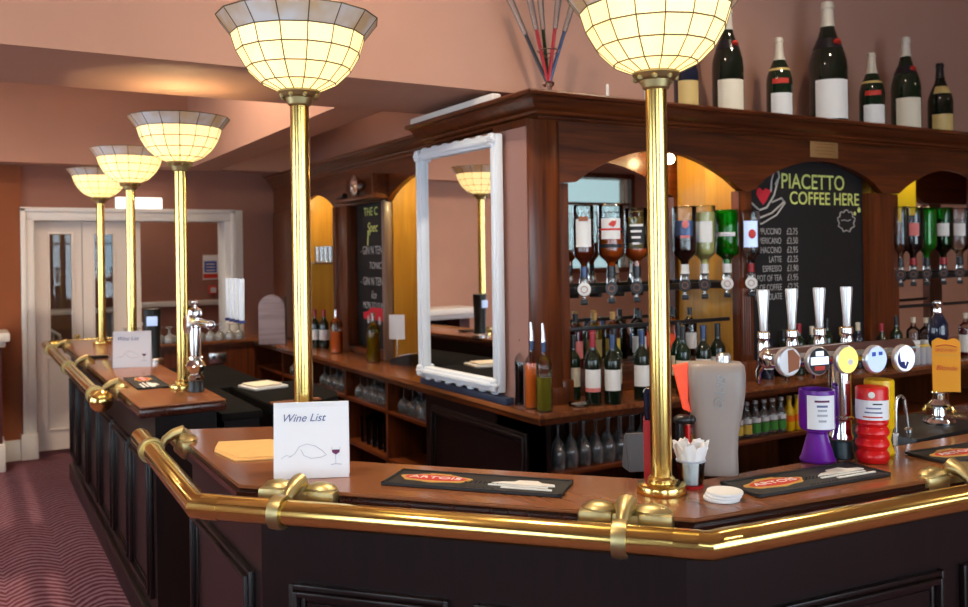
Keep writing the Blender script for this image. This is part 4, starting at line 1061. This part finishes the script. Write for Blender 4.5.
for x, gl, lab, R, H, liq, l in SR:
    bottle(l, (x, 3.32, BT+.001), 'spirit', R, H, gl, lab, (.10, .50), 'foil_white', .88, liquid=liq, fill=.66, group='bottles standing in the right bay', name='spirit_bottle')
s0 = None
for k in range(8):
    t = thing('crisp_packet', 'slim grey packet in the row under the round lit badges', 'packet', (4.78+.058*k, 3.235, BT+.001), facecam(4.78+.058*k, 3.235), 'slim packets on the back counter')
    MB().box(-.021, .021, -.012, .012, 0, .105, .004).build('sleeve', 'lightgrey', t); MB().box(-.021, .021, -.013, .013, .105, .118, .003).build('top_edge', 'labely' if k % 3 else 'labelw', t)
# poster seen above the right bay
t = thing('poster', 'yellow poster above the right optics, partly behind the fascia', 'poster', (5.32, 3.640, 1.84))
MB().box(-.27, .27, -.004, 0, 0, .34).build('sheet', 'metzyellow', t)
text('metz', .10, (-.14, -.0045, .085), FR, 'blackprint', t)

# ================================================================== OBJECTS ON THE NEAR COUNTER
CT = 1.051
def wine_card(label, x, y, rz, w_, h, z=CT):
    t = thing('wine_list_card', label, 'card', (x, y, z), rz)
    q = MB(); q.X = Matrix.Rotation(-.10, 4, 'X'); q.box(-w_/2, w_/2, 0, .003, 0, h); q.build('front_leaf', 'paper', t)
    q = MB(); q.X = Matrix.Translation((0, h*.2, 0)) @ Matrix.Rotation(.10, 4, 'X'); q.box(-w_/2, w_/2, -.003, 0, 0, h); q.build('back_leaf', 'paper', t)
    lean = lambda u, zz: (u, zz*math.sin(.10)-.0012, zz*math.cos(.10))
    text('Wine List', h*.145, lean(-w_*.40, h*.79), (PI/2-.10, 0, 0), 'bluegrey', t, align='LEFT', shear=.35, ext=.0003)
    q = MB(); S = lambda pts: [lean(u*w_, v*h) for u, v in pts]
    q.tube(S([(-.30, .28), (-.22, .33), (-.16, .42), (-.06, .45), (.05, .42), (.14, .36), (.20, .30), (.12, .27), (0, .26), (-.10, .30), (-.14, .38)]), .0007, 4)
    q.tube(S([(-.40, .27), (-.33, .31), (-.26, .29)]), .0006, 4)
    q.tube(S([(.27, .40), (.275, .33), (.32, .30), (.325, .18)]), .0008, 4); q.tube(S([(.38, .40), (.375, .33), (.33, .30)]), .0008, 4); q.tube(S([(.26, .17), (.325, .18), (.40, .17)]), .0009, 4)
    q.build('line_drawing', 'lightgrey', t)
    q = MB(); a = [lean(u*w_, v*h) for u, v in ((.272, .365), (.378, .365), (.37, .325), (.33, .30), (.315, .30), (.28, .325))]
    for p in a: pass
    vs = [q.v((p[0], p[1]-.0004, p[2])) for p in a]; q.f(vs); q.build('wine_fill', 'purpleink', t)
    return t
wine_card('nearer white wine list card, standing in front of the lamp on the near counter', .80, 2.300, math.radians(-24.7), .205, .208)
wine_card('smaller white wine list card standing on the farther counter', .79, 5.26, math.radians(-22), .205, .205)
# tan paper
t = thing('napkin', 'folded tan paper napkins lying on the near counter left of the wine list', 'napkin', (.76, 2.72, CT), 0, None)
q = MB(); q.prism([(-.105, .07), (-.085, -.10), (.02, -.135), (.13, .0), (.08, .11), (-.07, .175)], 0, .004); q.build('lower_sheet', 'tan', t)
q = MB(); q.prism([(-.10, .085), (-.07, -.085), (.03, -.13), (.135, .01), (.09, .12), (-.065, .18)], .0042, .0085); q.build('upper_sheet', 'tan', t)

def bar_mat(label, x, y, rz, L, W, z=CT, emblem=True, group='bar mats'):
    t = thing('bar_mat', label, 'bar mat', (x, y, z), rz, group)
    q = MB(); q.box(-L/2, L/2, -W/2, W/2, 0, .006, .002)
    q.box(-L/2, L/2, -W/2, -W/2+.008, .006, .0085).box(-L/2, L/2, W/2-.008, W/2, .006, .0085).box(-L/2, -L/2+.008, -W/2, W/2, .006, .0085).box(L/2-.008, L/2, -W/2, W/2, .006, .0085)
    for i in range(9):
        for j in range(3): q.ball((-.04+.0125*i, -.022*j-.012+.034*(j % 2), .0062), .003, 6)
    q.build('rubber_sheet', 'rubber', t)
    ex = -L*.24
    q = MB(); N = 36; q.prism([(ex+(.098+.006*math.sin(5*2*PI*i/N))*math.cos(2*PI*i/N)*L/.48, (.036+.004*math.sin(7*2*PI*i/N))*math.sin(2*PI*i/N)*W/.15) for i in range(N)], .006, .0084); q.box(ex-.03, ex+.03, W*.24, W*.30, .006, .0084); e = q.build('emblem', 'gold', t)
    q = MB(); q.prism([(ex+.086*math.cos(2*PI*i/N)*L/.48, .026*math.sin(2*PI*i/N)*W/.15) for i in range(N)], .0084, .0092); q.build('cartouche', 'redprint', e)
    text('ARTOIS', .032*W/.15, (ex, 0, .0096), (0, 0, 0), 'whiteprint', e, sx=1.35)
    q = MB(); wx = L*.26
    q.prism([(wx-.085, -.005), (wx-.06, .012), (wx-.03, .016), (wx-.02, .032), (wx+.03, .036), (wx+.045, .018), (wx+.08, .012), (wx+.085, -.004), (wx+.02, -.010)], .006, .0086)
    q.box(wx-.09, wx+.07, -.024, -.017, .006, .0086); q.box(wx-.05, wx+.085, -.044, -.035, .006, .0086); q.build('white_print', 'whiteprint', t)
    return t
bar_mat('black bar mat between the wine list card and the brass lamp pole', 1.150, 1.995, math.radians(-48.4), .49, .150)
bar_mat('black bar mat in front of the purple and red tins', 1.895, 1.542, math.radians(-5.5), .46, .145)
bar_mat('black bar mat at the right edge of the frame below the pump clip', 2.60, 1.478, math.radians(-6.5), .48, .15)
bar_mat('dark bar mat on the farther counter by its brass lamp', .746, 4.545, math.radians(-90), .44, .145)

# straw cup
t = thing('straw_cup', 'clear plastic cup crammed with white paper straws and napkins by the brass lamp', 'cup', (1.60, 1.665, CT), facecam(1.6, 1.66))
MB().lathe([(0, 0), (.029, 0), (.030, .003), (.037, .068), (.0355, .068), (.028, .005), (0, .005)], seg=24).build('cup_wall', 'glass', t)
MB().lathe([(.0355, .066), (.0385, .067), (.0385, .070), (.0355, .071)], seg=24).build('cup_ring', 'lightgrey', t)
MB().lathe([(0, -.0005), (.031, -.0005), (.031, .006), (0, .006)], seg=24).build('red_base', 'red', t)
q = MB(); N = 40; rings = []
for j, (r, z) in enumerate(((.0, .007), (.024, .008), (.029, .04), (.033, .068), (.040, .09), (.046, .112))):
    rings.append([q.v(((r*(1+.05*math.sin(i*1.9+j)+.04*math.sin(i*.8)))*math.cos(2*PI*i/N), (r*(1+.05*math.sin(i*1.9+j)))*math.sin(2*PI*i/N), z+(.007*math.sin(i*1.1)+.005*math.sin(i*2.3) if j == 5 else 0))) for i in range(N)])
rings.append([q.v((p.co.x*.86, p.co.y*.86, p.co.z-.002)) for p in rings[-1]])
rings.append([q.v((p.co.x*.45, p.co.y*.45, .085+.006*math.sin(i))) for i, p in enumerate(rings[-1])])
for A, B in zip(rings, rings[1:]):
    for i in range(N): q.f([A[i], A[(i+1) % N], B[(i+1) % N], B[i]])
q.f(rings[-1]); q.build('paper_bundle', 'straw', t, smooth=25)
for k in range(12):
    a = k*2.4; r = .006+.022*math.sqrt(k/12)
    e = Vector((r*1.1*math.cos(a), r*1.1*math.sin(a), .112+.010*math.sin(k*1.7))); b0 = Vector((r*.8*math.cos(a), r*.8*math.sin(a), .075))
    q = MB(); q.X = Matrix.Translation(b0) @ (e-b0).to_track_quat('Z', 'Y').to_matrix().to_4x4() @ Matrix.Rotation(k, 4, 'Z'); q.box(-.012, .012, -.0012, .0012, 0, (e-b0).length, .001)
    q.build('napkin_fold', 'straw', t)
# coasters
for k in range(3):
    tag(MB().lathe([(0, 0), (.043, 0), (.044, .0015), (.044, .0055), (.043, .007), (0, .007)], seg=30).build('coaster', 'labelw'), ('white round coaster at the bottom of the stack by the straw cup', 'white round coaster in the middle of the stack by the straw cup', 'white round coaster on top of the stack by the straw cup')[k], 'coaster', 'stacked coasters').location = (1.578+.004*(k == 1)+.007*(k == 2), 1.537-.002*k, CT+.0072*k)

# grey beer font with orange flank
t = thing('beer_font', 'large warm grey curved beer font with orange flank and black tap', 'beer tap', (1.766, 1.735, CT), facecam(1.766, 1.735, .12))
secs = [(0, -.056, .054, .050), (.01, -.055, .054, .05), (.06, -.060, .053, .049), (.11, -.066, .056, .048), (.16, -.070, .066, .049), (.20, -.074, .073, .050), (.24, -.077, .077, .051), (.275, -.079, .077, .050), (.295, -.078, .074, .046), (.303, -.072, .066, .036)]
q = MB(); rings = []
for z, a, b, d in secs:
    c, hw_ = (a+b)/2, (b-a)/2; N = 28; ring = []
    for i in range(N):
        an = 2*PI*i/N; ca, sa = math.cos(an), math.sin(an)
        ring.append(q.v((c+hw_*math.copysign(abs(ca)**.45, ca), d*math.copysign(abs(sa)**.6, sa), z)))
    rings.append(ring)
for A, B in zip(rings, rings[1:]):
    for i in range(28): q.f([A[i], A[(i+1) % 28], B[(i+1) % 28], B[i]])
q.f(rings[0][::-1]); q.f(rings[-1]); q.build('housing', 'greyplastic', t, smooth=50)
q = MB(); q.prism([(-.118, .292), (-.076, .300), (-.078, .20), (-.070, .165), (-.092, .175)], -.018, .022, 'XZ', .003); q.build('orange_flank', 'orange', t)
q = MB(); q.ball((-.095, -.035, .150), .019, 14, (1.5, 1, .75)); q.tube([(-.105, -.035, .15), (-.105, -.035, .085)], .011, 10); q.ball((-.073, -.035, .15), .014, 10); q.build('tap_handle', 'black', t)
q = MB(); q.tube([(-.082, -.03, .135), (-.080, -.03, .06), (-.085, -.03, .02)], .008, 8); q.build('tap_nozzle', 'red', t)
text('OASIS', .034, (.005, -.0515, .225), (PI/2, -PI/2+.12, 0), 'grey2', t, shear=.25, ext=.002)
q = MB(); q.lathe([(.02, .30), (.02, .322), (.014, .328), (0, .328)], (.02, 0, 0), 16); q.build('top_stud', 'steel', t)
# red caddy
t = thing('utensil_caddy', 'dark red caddy of black handled bar tools half behind the brass lamp pole', 'caddy', (1.565, 1.762, CT), facecam(1.56, 1.76))
q = MB(); q.box(-.030, .030, -.03, .03, 0, .004).box(-.030, -.027, -.03, .03, 0, .165).box(.027, .030, -.03, .03, 0, .165).box(-.027, .027, -.03, -.027, 0, .165).box(-.027, .027, .027, .03, 0, .165); q.build('box', 'darkred', t, smooth=0)
for k, (u, v, m) in enumerate(((-.012, .0, 'g_blue'), (.012, .008, 'black'), (.0, -.012, 'black'))):
    q = MB(); q.tube([(u, v, .01), (u*1.3, v*1.3, .16), (u*1.5, v*1.4, .235-.02*k)], [.005, .010, .012], 10); q.ball((u*1.5, v*1.4, .235-.02*k), .0125, 8); q.build('bar_tool', m, t)
# grey stand
t = thing('display_stand', 'plain grey plastic display stand left of the red caddy', 'stand', (1.60, 1.885, CT), facecam(1.6, 1.88, .35))
q = MB(); q.prism([(-.03, 0), (.03, 0), (.01, .10), (-.003, .10)], -.030, .030, 'YZ', .004); q.build('panel', 'grey3', t)

# collection tins
t = thing('collection_tin', 'purple plastic collection tin with white printed label', 'collection tin', (2.101, 1.672, CT), facecam(2.108, 1.672))
MB().lathe([(0, 0), (.049, 0), (.050, .006), (.046, .012), (.027, .080), (.030, .088), (0, .088)], seg=32).build('conical_foot', 'purple', t)
MB().lathe([(.028, .086), (.046, .092), (.050, .10), (.050, .198), (.049, .206), (.044, .206), (.044, .190), (0, .190)], seg=32).build('cup', 'purple', t)
q = MB(); q.lathe([(.0507, .098), (.0507, .194)], seg=20, a0=-PI/2-.55, a1=-PI/2+1.15, caps=False); lb = q.build('paper_label', 'paper', t)
lr = .40
for k, (w_, z, m) in enumerate(((.05, .178, 'purpleink'), (.036, .164, 'bluegrey'), (.03, .152, 'lightgrey'), (.034, .138, 'lightgrey'), (.026, .122, 'lightgrey'))):
    q = MB(); aw = w_/.05*.42; q.lathe([(.0510, z-.003), (.0510, z+.003)], seg=8, a0=-PI/2+.30-aw, a1=-PI/2+.30+aw, caps=False); q.build('print_line', m, lb)
t = thing('collection_tin', 'red ribbed plastic collection tin with white printed label', 'collection tin', (2.222, 1.580, CT), facecam(2.222, 1.580))
pr = [(0, 0), (.040, 0), (.043, .006)]
for k in range(3): pr += [(.046, .016+.034*k), (.044, .026+.034*k), (.038, .035+.034*k), (.044, .046+.034*k if k < 2 else .112)]
MB().lathe(pr+[(.043, .118), (0, .118)], seg=32).build('ribbed_foot', 'red', t)
MB().lathe([(.043, .117), (.0445, .122), (.0445, .208), (.042, .214), (0, .214)], seg=32).build('cup', 'red', t)
q = MB(); q.lathe([(.0452, .124), (.0452, .180)], seg=24, a0=-PI/2-1.4, a1=-PI/2+1.4, caps=False); lb = q.build('paper_label', 'paper', t)
for w_, z, m, c in ((.5, .170, 'blackprint', .35), (.75, .158, 'bluegrey', .1), (.9, .146, 'bluegrey', .1), (1.0, .133, 'redprint', .05)):
    q = MB(); q.lathe([(.0456, z-.002), (.0456, z+.002)], seg=8, a0=-PI/2+c-w_*.6, a1=-PI/2+c+w_*.6, caps=False); q.build('print_line', m, lb)
q = MB(); q.X = Matrix.Translation((0, -.0446, .196)) @ Matrix.Rotation(PI/2, 4, 'X'); q.lathe([(.005, 0), (.009, 0), (.009, .002), (.005, .002)], seg=16); q.build('lid_lock', 'whiteprint', t)
t = thing('collection_tin', 'yellow plastic collection tin mostly hidden behind the red one', 'collection tin', (2.318, 1.624, CT), facecam(2.318, 1.624))
MB().lathe([(0, 0), (.040, 0), (.042, .008), (.036, .02), (.030, .045), (.036, .075), (.040, .08), (0, .08)], seg=28).build('foot', 'yellow', t)
MB().lathe([(.038, .079), (.042, .085), (.042, .215), (.040, .222), (0, .222)], seg=28).build('cup', 'yellow', t)

# T-bar beer fonts
def tbar_font(label, loc, rz, x0, x1, handles, badges, zbar, col_r, ball=False, white=False, hy=.062, hx=0, hz=0):
    t = thing('beer_font', label, 'beer tap', loc, rz)
    MB().lathe([(0, 0), (.037, 0), (.037, .012), (.034, .02), (.033, .045), (.030, .05), (0, .05)], seg=24).build('base', 'teal' if not ball else 'black', t)
    pr = [(.030, .048), (.036, .055), (.036, .065), (col_r, .075)]
    if ball: pr += [(col_r, .085), (.036, .10), (.046, .118), (.036, .138), (col_r, .15), (col_r+.008, .155), (col_r, .162)]
    else: pr += [(col_r, .11), (col_r+.006, .114), (col_r+.006, .12), (col_r, .124)]
    pr += [(col_r, zbar-.03), (col_r+.006, zbar-.025), (col_r+.006, zbar-.015)]
    MB().lathe(pr, seg=28).build('column', 'chrome', t)
    br = .030 if not ball else .019
    q = MB(); q.tube([(x0, 0, zbar), (x1, 0, zbar)], br, 20)
    for x in (x0, x1): q.ball((x, 0, zbar), br, 14, (.5, 1, 1))
    q.build('cross_bar', 'chrome', t)
    if ball:
        q = MB(); q.lathe([(.032, zbar+.02), (.036, zbar+.035), (.03, zbar+.055), (.012, zbar+.065), (.01, zbar+.07), (.016, zbar+.08), (.016, zbar+.09), (0, zbar+.1)], seg=20); q.build('finial', 'chrome', t)
    hk = .72 if white else 1
    for x in handles:
        zb0, zbar = zbar, zbar+hz
        hb = MB(); hb.tube([(x, .01, zb0), (x, hy, zbar+.002)], .014, 12); hb.lathe([(.016, -.03), (.018, -.02), (.018, .03), (.014, .045), (.018, .05), (.018, .065), (.012, .07)], (x, hy, zbar), 16)
        if not white: hb.tube([(x, hy, zbar-.02), (x, hy+.023, zbar-.05), (x, hy+.026, zbar-.085)], [.012, .009, .006], 10); v_ = hb.build('tap_valve', 'chrome', t)
        hs = 1.5 if white else 1
        h = MB(); h.lathe([(r_, (z_-.068)*hs+.068) for r_, z_ in [(.010, .068), (.0115, .075), (.012, .10), (.0185*hk, .185), (.0175*hk, .190), (0, .190)]], (x, hy, zbar), 18); h.build('tap_handle', 'handlemetal' if not white else 'mirrorwhite', t)  # white colour stands in for light reflected off metal handles
        q = MB(); q.lathe([(.0165, .055), (.0165, .068)], (x, hy, zbar), 14); q.build('handle_ring', 'gold' if not ball else 'navy', t)
        zbar = zb0
    for x, z, m, extra in badges:
        q = MB(); q.tube([(x, -.02, zbar), (x, -.045, z)], .010, 8)
        q.X = Matrix.Translation((x, -.058, z)) @ Matrix.Rotation(PI/2, 4, 'X'); q.lathe([(0, -.014), (.034, -.012), (.041, -.006), (.041, .006), (.037, .009), (0, .009)], seg=28); bz = q.build('badge', 'silver', t)
        q = MB(); q.X = Matrix.Translation((x, -.0672, z)) @ Matrix.Rotation(PI/2, 4, 'X'); q.lathe([(0, .001), (.037, .001), (.037, 0), (0, 0)], seg=28); q.build('badge_face', m, bz)
        for kind in extra:
            q = MB(); Y = (-.0692, -.0682)
            if kind == 'whitebar': q.box(x-.032, x+.032, *Y, z-.010, z+.012).box(x-.014, x+.014, *Y, z+.014, z+.028); q.build('badge_print', 'lensw', bz)
            if kind == 'redbar': q.box(x-.018, x+.018, *Y, z-.026, z-.014); q.build('badge_print', 'redprint', bz)
            if kind == 'blue': q.prism([(x+.030*math.cos(a)-.002, z+.030*math.sin(a)) for a in [PI*.75+.13*i for i in range(20)]]+[(x+.012, z-.012), (x+.004, z-.008), (x-.002, z-.024), (x-.006, z-.008), (x-.020, z-.008), (x-.024, z+.01)], Y[0], Y[1], 'XZ'); q.build('badge_print', 'navy', bz)
            if kind == 'bluetop': q.box(x-.02, x-.006, *Y, z+.010, z+.022).box(x+.006, x+.02, *Y, z+.012, z+.022); q.build('badge_print', 'signblue', bz)
            if kind == 'brown': q.prism([(x-.006, z-.030), (x+.030, z-.020), (x+.034, z+.012), (x+.010, z+.034), (x-.008, z+.032)], Y[0], Y[1], 'XZ'); q.build('badge_print', 'brownprint', bz)
            if kind == 'dot': q.prism([(x+.008+.010*math.cos(.5*i), z-.006+.009*math.sin(.5*i)) for i in range(12)], Y[0], Y[1], 'XZ'); q.build('badge_print', 'labelw', bz)
    return t
tbar_font('chrome T-bar beer font with four tall handles and five round badges', (2.196, 1.666, CT), math.radians(-8), -.27, .27, [-.225, -.120, -.015, .092],
          [(-.245, .30, 'silver', ['brown']), (-.14, .296, 'foil_black', ['whitebar', 'redbar']), (-.035, .293, 'lensy', ['dot']), (.075, .288, 'lensb', ['bluetop']), (.187, .284, 'lensw', ['blue'])], .305, .032)
tbar_font('chrome beer font with ball column and metal handles coloured white with reflected light on the farther counter', (.895, 4.13, CT), -PI/2, -.05, .30, [.07, .145, .22, .295], [(.10, .315, 'brownprint', [])], .322, .026, ball=True, white=True, hy=.135, hz=-.055)
# black cylinder font on the left counter
t = thing('beer_font', 'slim black cylindrical beer font with pale square tag on the farther counter', 'beer tap', (.93, 5.42, CT), facecam(.93, 5.42))
MB().lathe([(0, 0), (.062, 0), (.062, .02), (.05, .03), (0, .03)], seg=24).build('base', 'steel', t)
MB().lathe([(.046, .028), (.044, .10), (.050, .30), (.052, .315), (.045, .32), (0, .32)], seg=24).build('column', 'black', t)
MB().box(-.03, .03, -.056, -.046, .22, .275, .004).build('tag', 'lensb', t)
# leaflets lying near far wine list
tag(MB().box(-.05, .05, -.04, .04, 0, .012, .003).build('leaflet_pile', 'blackprint'), 'small dark leaflet pile behind the farther wine list card', 'leaflet').location = (.70, 5.92, CT)

# handpump with amber clip
t = thing('hand_pump', 'chrome hand pump with amber clip and dark handle at the right edge', 'beer pump', (2.895, 1.80, 1.051), facecam(2.89, 1.80))
MB().lathe([(0, 0), (.052, 0), (.054, .008), (.048, .018), (.032, .022), (.024, .03), (.022, .05), (.035, .06), (.037, .068), (.028, .078), (.020, .085), (.020, .10), (.026, .108), (.018, .118), (.012, .13), (0, .13)], seg=28).build('base', 'chrome', t)
for s in (-1, 1):
    q = MB(); q.tube([(s*.02, -.01, .055), (s*.040, -.015, .060), (s*.045, -.015, .048)], .006, 8); q.ball((s*.045, -.015, .045), .009, 8); q.build('side_tap', 'brass', t)
q = MB(); q.lathe([(.010, .128), (.012, .24), (.030, .275), (.034, .31), (.032, .345), (.018, .372), (.014, .38)], (0, .02, 0), 22); q.build('pump_handle', 'g_blue', t)
q = MB(); q.lathe([(.014, .378), (.016, .385), (.013, .40), (.016, .405), (.016, .42), (.010, .426), (0, .426)], (0, .02, 0), 18); q.build('ferrule', 'chrome', t)
q = MB(); top = [(-.020+.088*i/14, .285+.012*math.sin(PI*i/14)+.006*math.sin(PI*3*i/14)) for i in range(15)]
q.prism([(-.019, .112), (.067, .115)]+top[::-1], -.024, -.018, 'XZ', .0012); cl = q.build('pump_clip', 'clip', t)
q = MB(); q.tube([(-.008+.064*i/10, -.0245, .268+.007*math.sin(PI*i/10)) for i in range(11)], .0032, 6, flat=.5); q.build('arched_print', 'redprint', cl); text('BREWERY', .0150, (.024, -.0245, .256), FR, 'redprint', cl, sx=1.0)
text('Blonde', .023, (.024, -.0245, .195), FR, 'redprint', cl, shear=.3)
q = MB(); q.box(-.010, .058, -.0247, -.0242, .238, .240); q.build('thin_rules', 'gold', cl)
# gooseneck tap
t = thing('gooseneck_tap', 'slim chrome gooseneck tap right of the yellow tin', 'tap', (2.668, 1.765, 1.051), 0)
q = MB(); pts = [(0, 0, 0), (-.010, 0, .06), (-.02, 0, .10)]+[(-.042+.024*math.cos(a), 0, .10+.024*math.sin(a)) for a in [.3+.3*i for i in range(9)]]+[(-.068, 0, .08), (-.068, 0, .0), ]
q.tube(pts, .0055, 10); q.build('spout', 'steel', t)
MB().lathe([(0, 0), (.012, 0), (.012, .012), (.007, .016), (0, .016)], seg=14).build('base', 'chrome', t)
q = MB(); q.tube([(-.068, 0, .004), (-.068, 0, -.035)], [.009, .007], 10); q.build('nozzle', 'labelw', t)

# ------------------------------------------------------------------ behind the farther counter
t = thing('glass_washer', 'black under-counter machine behind the farther counter', 'machine', (1.25, 5.5, 0))
MB().box(-.26, .26, -.50, .60, .04, .93, .01).build('body', 'matteblack', t)
MB().box(-.24, .24, -.512, -.50, .12, .80, .006).build('door_panel', 'rubber', t)
q = MB(); q.tube([(-.18, -.535, .82), (.18, -.535, .82)], .010, 8)
for s in (-1, 1): q.tube([(s*.17, -.50, .82), (s*.17, -.535, .82)], .008, 8)
q.build('handle', 'steel', t)
for sx in (-1, 1):
    for sy in (-.45, .55): MB().lathe([(0, 0), (.025, 0), (.02, .042), (0, .042)], (sx*.22, sy, 0), 12).build('foot', 'black', t)
t = thing('sink_unit', 'dark work unit with wood edge between the two bar counters', 'unit', (1.47, 4.55, 0))
MB().box(-.20, .19, -.36, .36, 0, .90).build('cabinet', 'dark', t)
q = MB(); q.prism([(-.22, -.38), (.06, -.38), (.16, -.30), (.21, -.16), (.21, .38), (-.22, .38)], .90, .945, bev=.005); q.build('work_surface', 'matteblack', t)
MB().box(-.21, .04, -.385, -.34, .945, .955, .002).build('wood_edge', 'top', t)
t = thing('towel', 'folded cream bar towel on the dark work unit', 'towel', (1.40, 4.76, .946), .2)
q = MB(); q.box(-.11, .09, -.10, .10, 0, .016, .005); q.build('lower_fold', 'labelw', t)
q = MB(); q.box(-.10, .06, -.09, .07, .016, .028, .005); q.build('upper_fold', 'label', t)
tag(MB().box(.965, 1.15, 3.95, 4.75, .93, .965, .004).build('drip_tray', 'matteblack'), 'black ribbed drip tray along the inside of the farther counter', 'drip tray')
t = thing('tray_frame', 'black frame holding the drip tray behind the farther counter', 'frame', (1.06, 4.35, 0))
MB().box(-.08, .08, -.38, .42, 0, .929).build('casing', 'dark', t)
# wall socket on return panel
t = thing('wall_socket', 'double wall socket below the far counter of glasses', 'socket', (1.86, 7.70, .80))
MB().box(-.075, .075, -.012, 0, -.045, .045, .003).build('plate', 'steel', t)
for s in (-1, 1): MB().box(s*.035-.012, s*.035+.012, -.016, -.011, -.005, .02, .002).build('plug_hole', 'black', t)
# rounded wooden board on back counter
t = thing('round_topped_board', 'round-topped greyish wooden board standing on the back counter', 'board', (2.14, 7.04, BT+.001), facecam(2.2, 7.08))
q = MB(); q.prism([(-.105, 0), (.105, 0)]+[(.105*math.cos(a), .30+.105*math.sin(a)) for a in [PI*i/14 for i in range(15)]], -.012, .012, 'XZ', .004); q.build('panel', 'greywood', t)
q = MB(); q.box(.100, .118, .0, .05, 0, .39, .003); q.box(-.09, .118, .012, .05, 0, .02, .003); q.build('stand', 'dark', t)

# ------------------------------------------------------------------ door wall items
t = thing('emergency_light', 'white emergency light box above the white door frame', 'emergency light', (1.33, 8.3, 2.155))
MB().box(-.19, .19, -.06, 0, -.055, .055, .008).build('diffuser', 'exit', t)
MB().box(-.20, .20, -.02, 0, -.06, .06, .004).build('back_plate', 'white', t)
t = thing('fire_notice', 'white notice with blue panel and red strip on the far brown wall', 'sign', (2.40, 10.198, 1.56))
MB().box(-.085, .085, -.006, 0, -.14, .14).build('plate', 'paper', t)
MB().box(-.07, .07, -.008, -.005, -.06, .07).build('blue_panel', 'signblue', t); MB().box(-.08, .08, -.008, -.005, -.125, -.075).build('red_strip', 'redprint', t)
q = MB()
for k in range(3): q.box(-.05, .05, -.0095, -.0075, -.04+.035*k, -.03+.035*k)
q.build('print_lines', 'whiteprint', t)
t = thing('call_point', 'small red fire alarm call point below the notice', 'alarm', (2.42, 10.199, 1.30))
MB().box(-.05, .05, -.04, 0, -.05, .05, .006).build('box', 'redprint', t); MB().box(-.03, .03, -.043, -.039, -.03, .03).build('glass_front', 'labelw', t)
def white_chair(label, x, y, rz):
    t = thing('dining_chair', label, 'chair', (x, y, 0), rz, 'white chairs beyond the doors')
    MB().box(-.21, .21, -.20, .20, .44, .47, .008).build('seat', 'white', t)
    q = MB(); q.tube([(-.19, .19, .47), (-.19, .22, .78), (-.17, .23, .92), (-.08, .24, .985), (.08, .24, .985), (.17, .23, .92), (.19, .22, .78), (.19, .19, .47)], .018, 8)
    for k in range(4): q.tube([(-.115+.077*k, .19, .47), (-.115+.077*k, .235, .95)], .010, 6)
    q.build('backrest', 'white', t)
    for sx in (-1, 1):
        for sy in (-1, 1): MB().tube([(sx*.18, sy*.17, 0), (sx*.18, sy*.17, .445)], [.016, .02], 8).build('leg', 'white', t)
white_chair('white spindle-back chair seen through the left glazed door', .66, 9.35, .2)
white_chair('white spindle-back chair beyond the open doorway', 1.50, 9.5, -.3)
t = thing('side_table', 'white side table beyond the glazed doors', 'table', (.95, 10.6, 0))
MB().box(-.5, .5, -.25, .25, 1.08, 1.12, .006).build('table_top', 'white', t)
for sx in (-1, 1):
    for sy in (-1, 1): MB().box(sx*.45-.03, sx*.45+.03, sy*.2-.03, sy*.2+.03, 0, 1.08, .004).build('leg', 'white', t)
t = thing('brass_ornament', 'small brass ornament on the white table beyond the doors', 'ornament', (1.30, 10.6, 1.121))
MB().lathe([(0, 0), (.05, 0), (.05, .015), (.02, .03), (.015, .08), (.045, .12), (.05, .16), (.02, .20), (.012, .24), (0, .25)], seg=18).build('stem', 'brass', t)
q = MB(); q.tube([(.03, 0, .14), (.09, 0, .16), (.10, 0, .20)], .01, 8); q.build('arm', 'brass', t)
light('POINT', 'far_room_fill', (1.2, 9.4, 2.7), 34, (1, .84, .62), shadow_soft_size=.15)  # unseen fill light added to brighten the far room wall
# fireplace at the extreme left
t = thing('mantelpiece', 'white mantel shelf on a dark red pillar cut by the left edge', 'mantelpiece', (-.245, 8.05, 0))
MB().box(-.6, .53, -.26, .19, 1.03, 1.10, .012).build('shelf', 'white', t); MB().box(-.58, .50, -.22, .19, .985, 1.03, .008).build('shelf_moulding', 'white', t)
for x in (-.5, .34): MB().box(x, x+.13, -.16, .19, .22, .985).build('pillar', pm('dark_red_paint', srgb(74, 22, 22), .4) if x < 0 else bpy.data.materials['dark_red_paint'], t)
for x in (-.52, .32): MB().box(x, x+.17, -.19, .19, 0, .22, .008).build('plinth_block', 'white', t)
MB().box(-.37, .34, .10, .19, 0, .985).build('surround', 'dark', t)
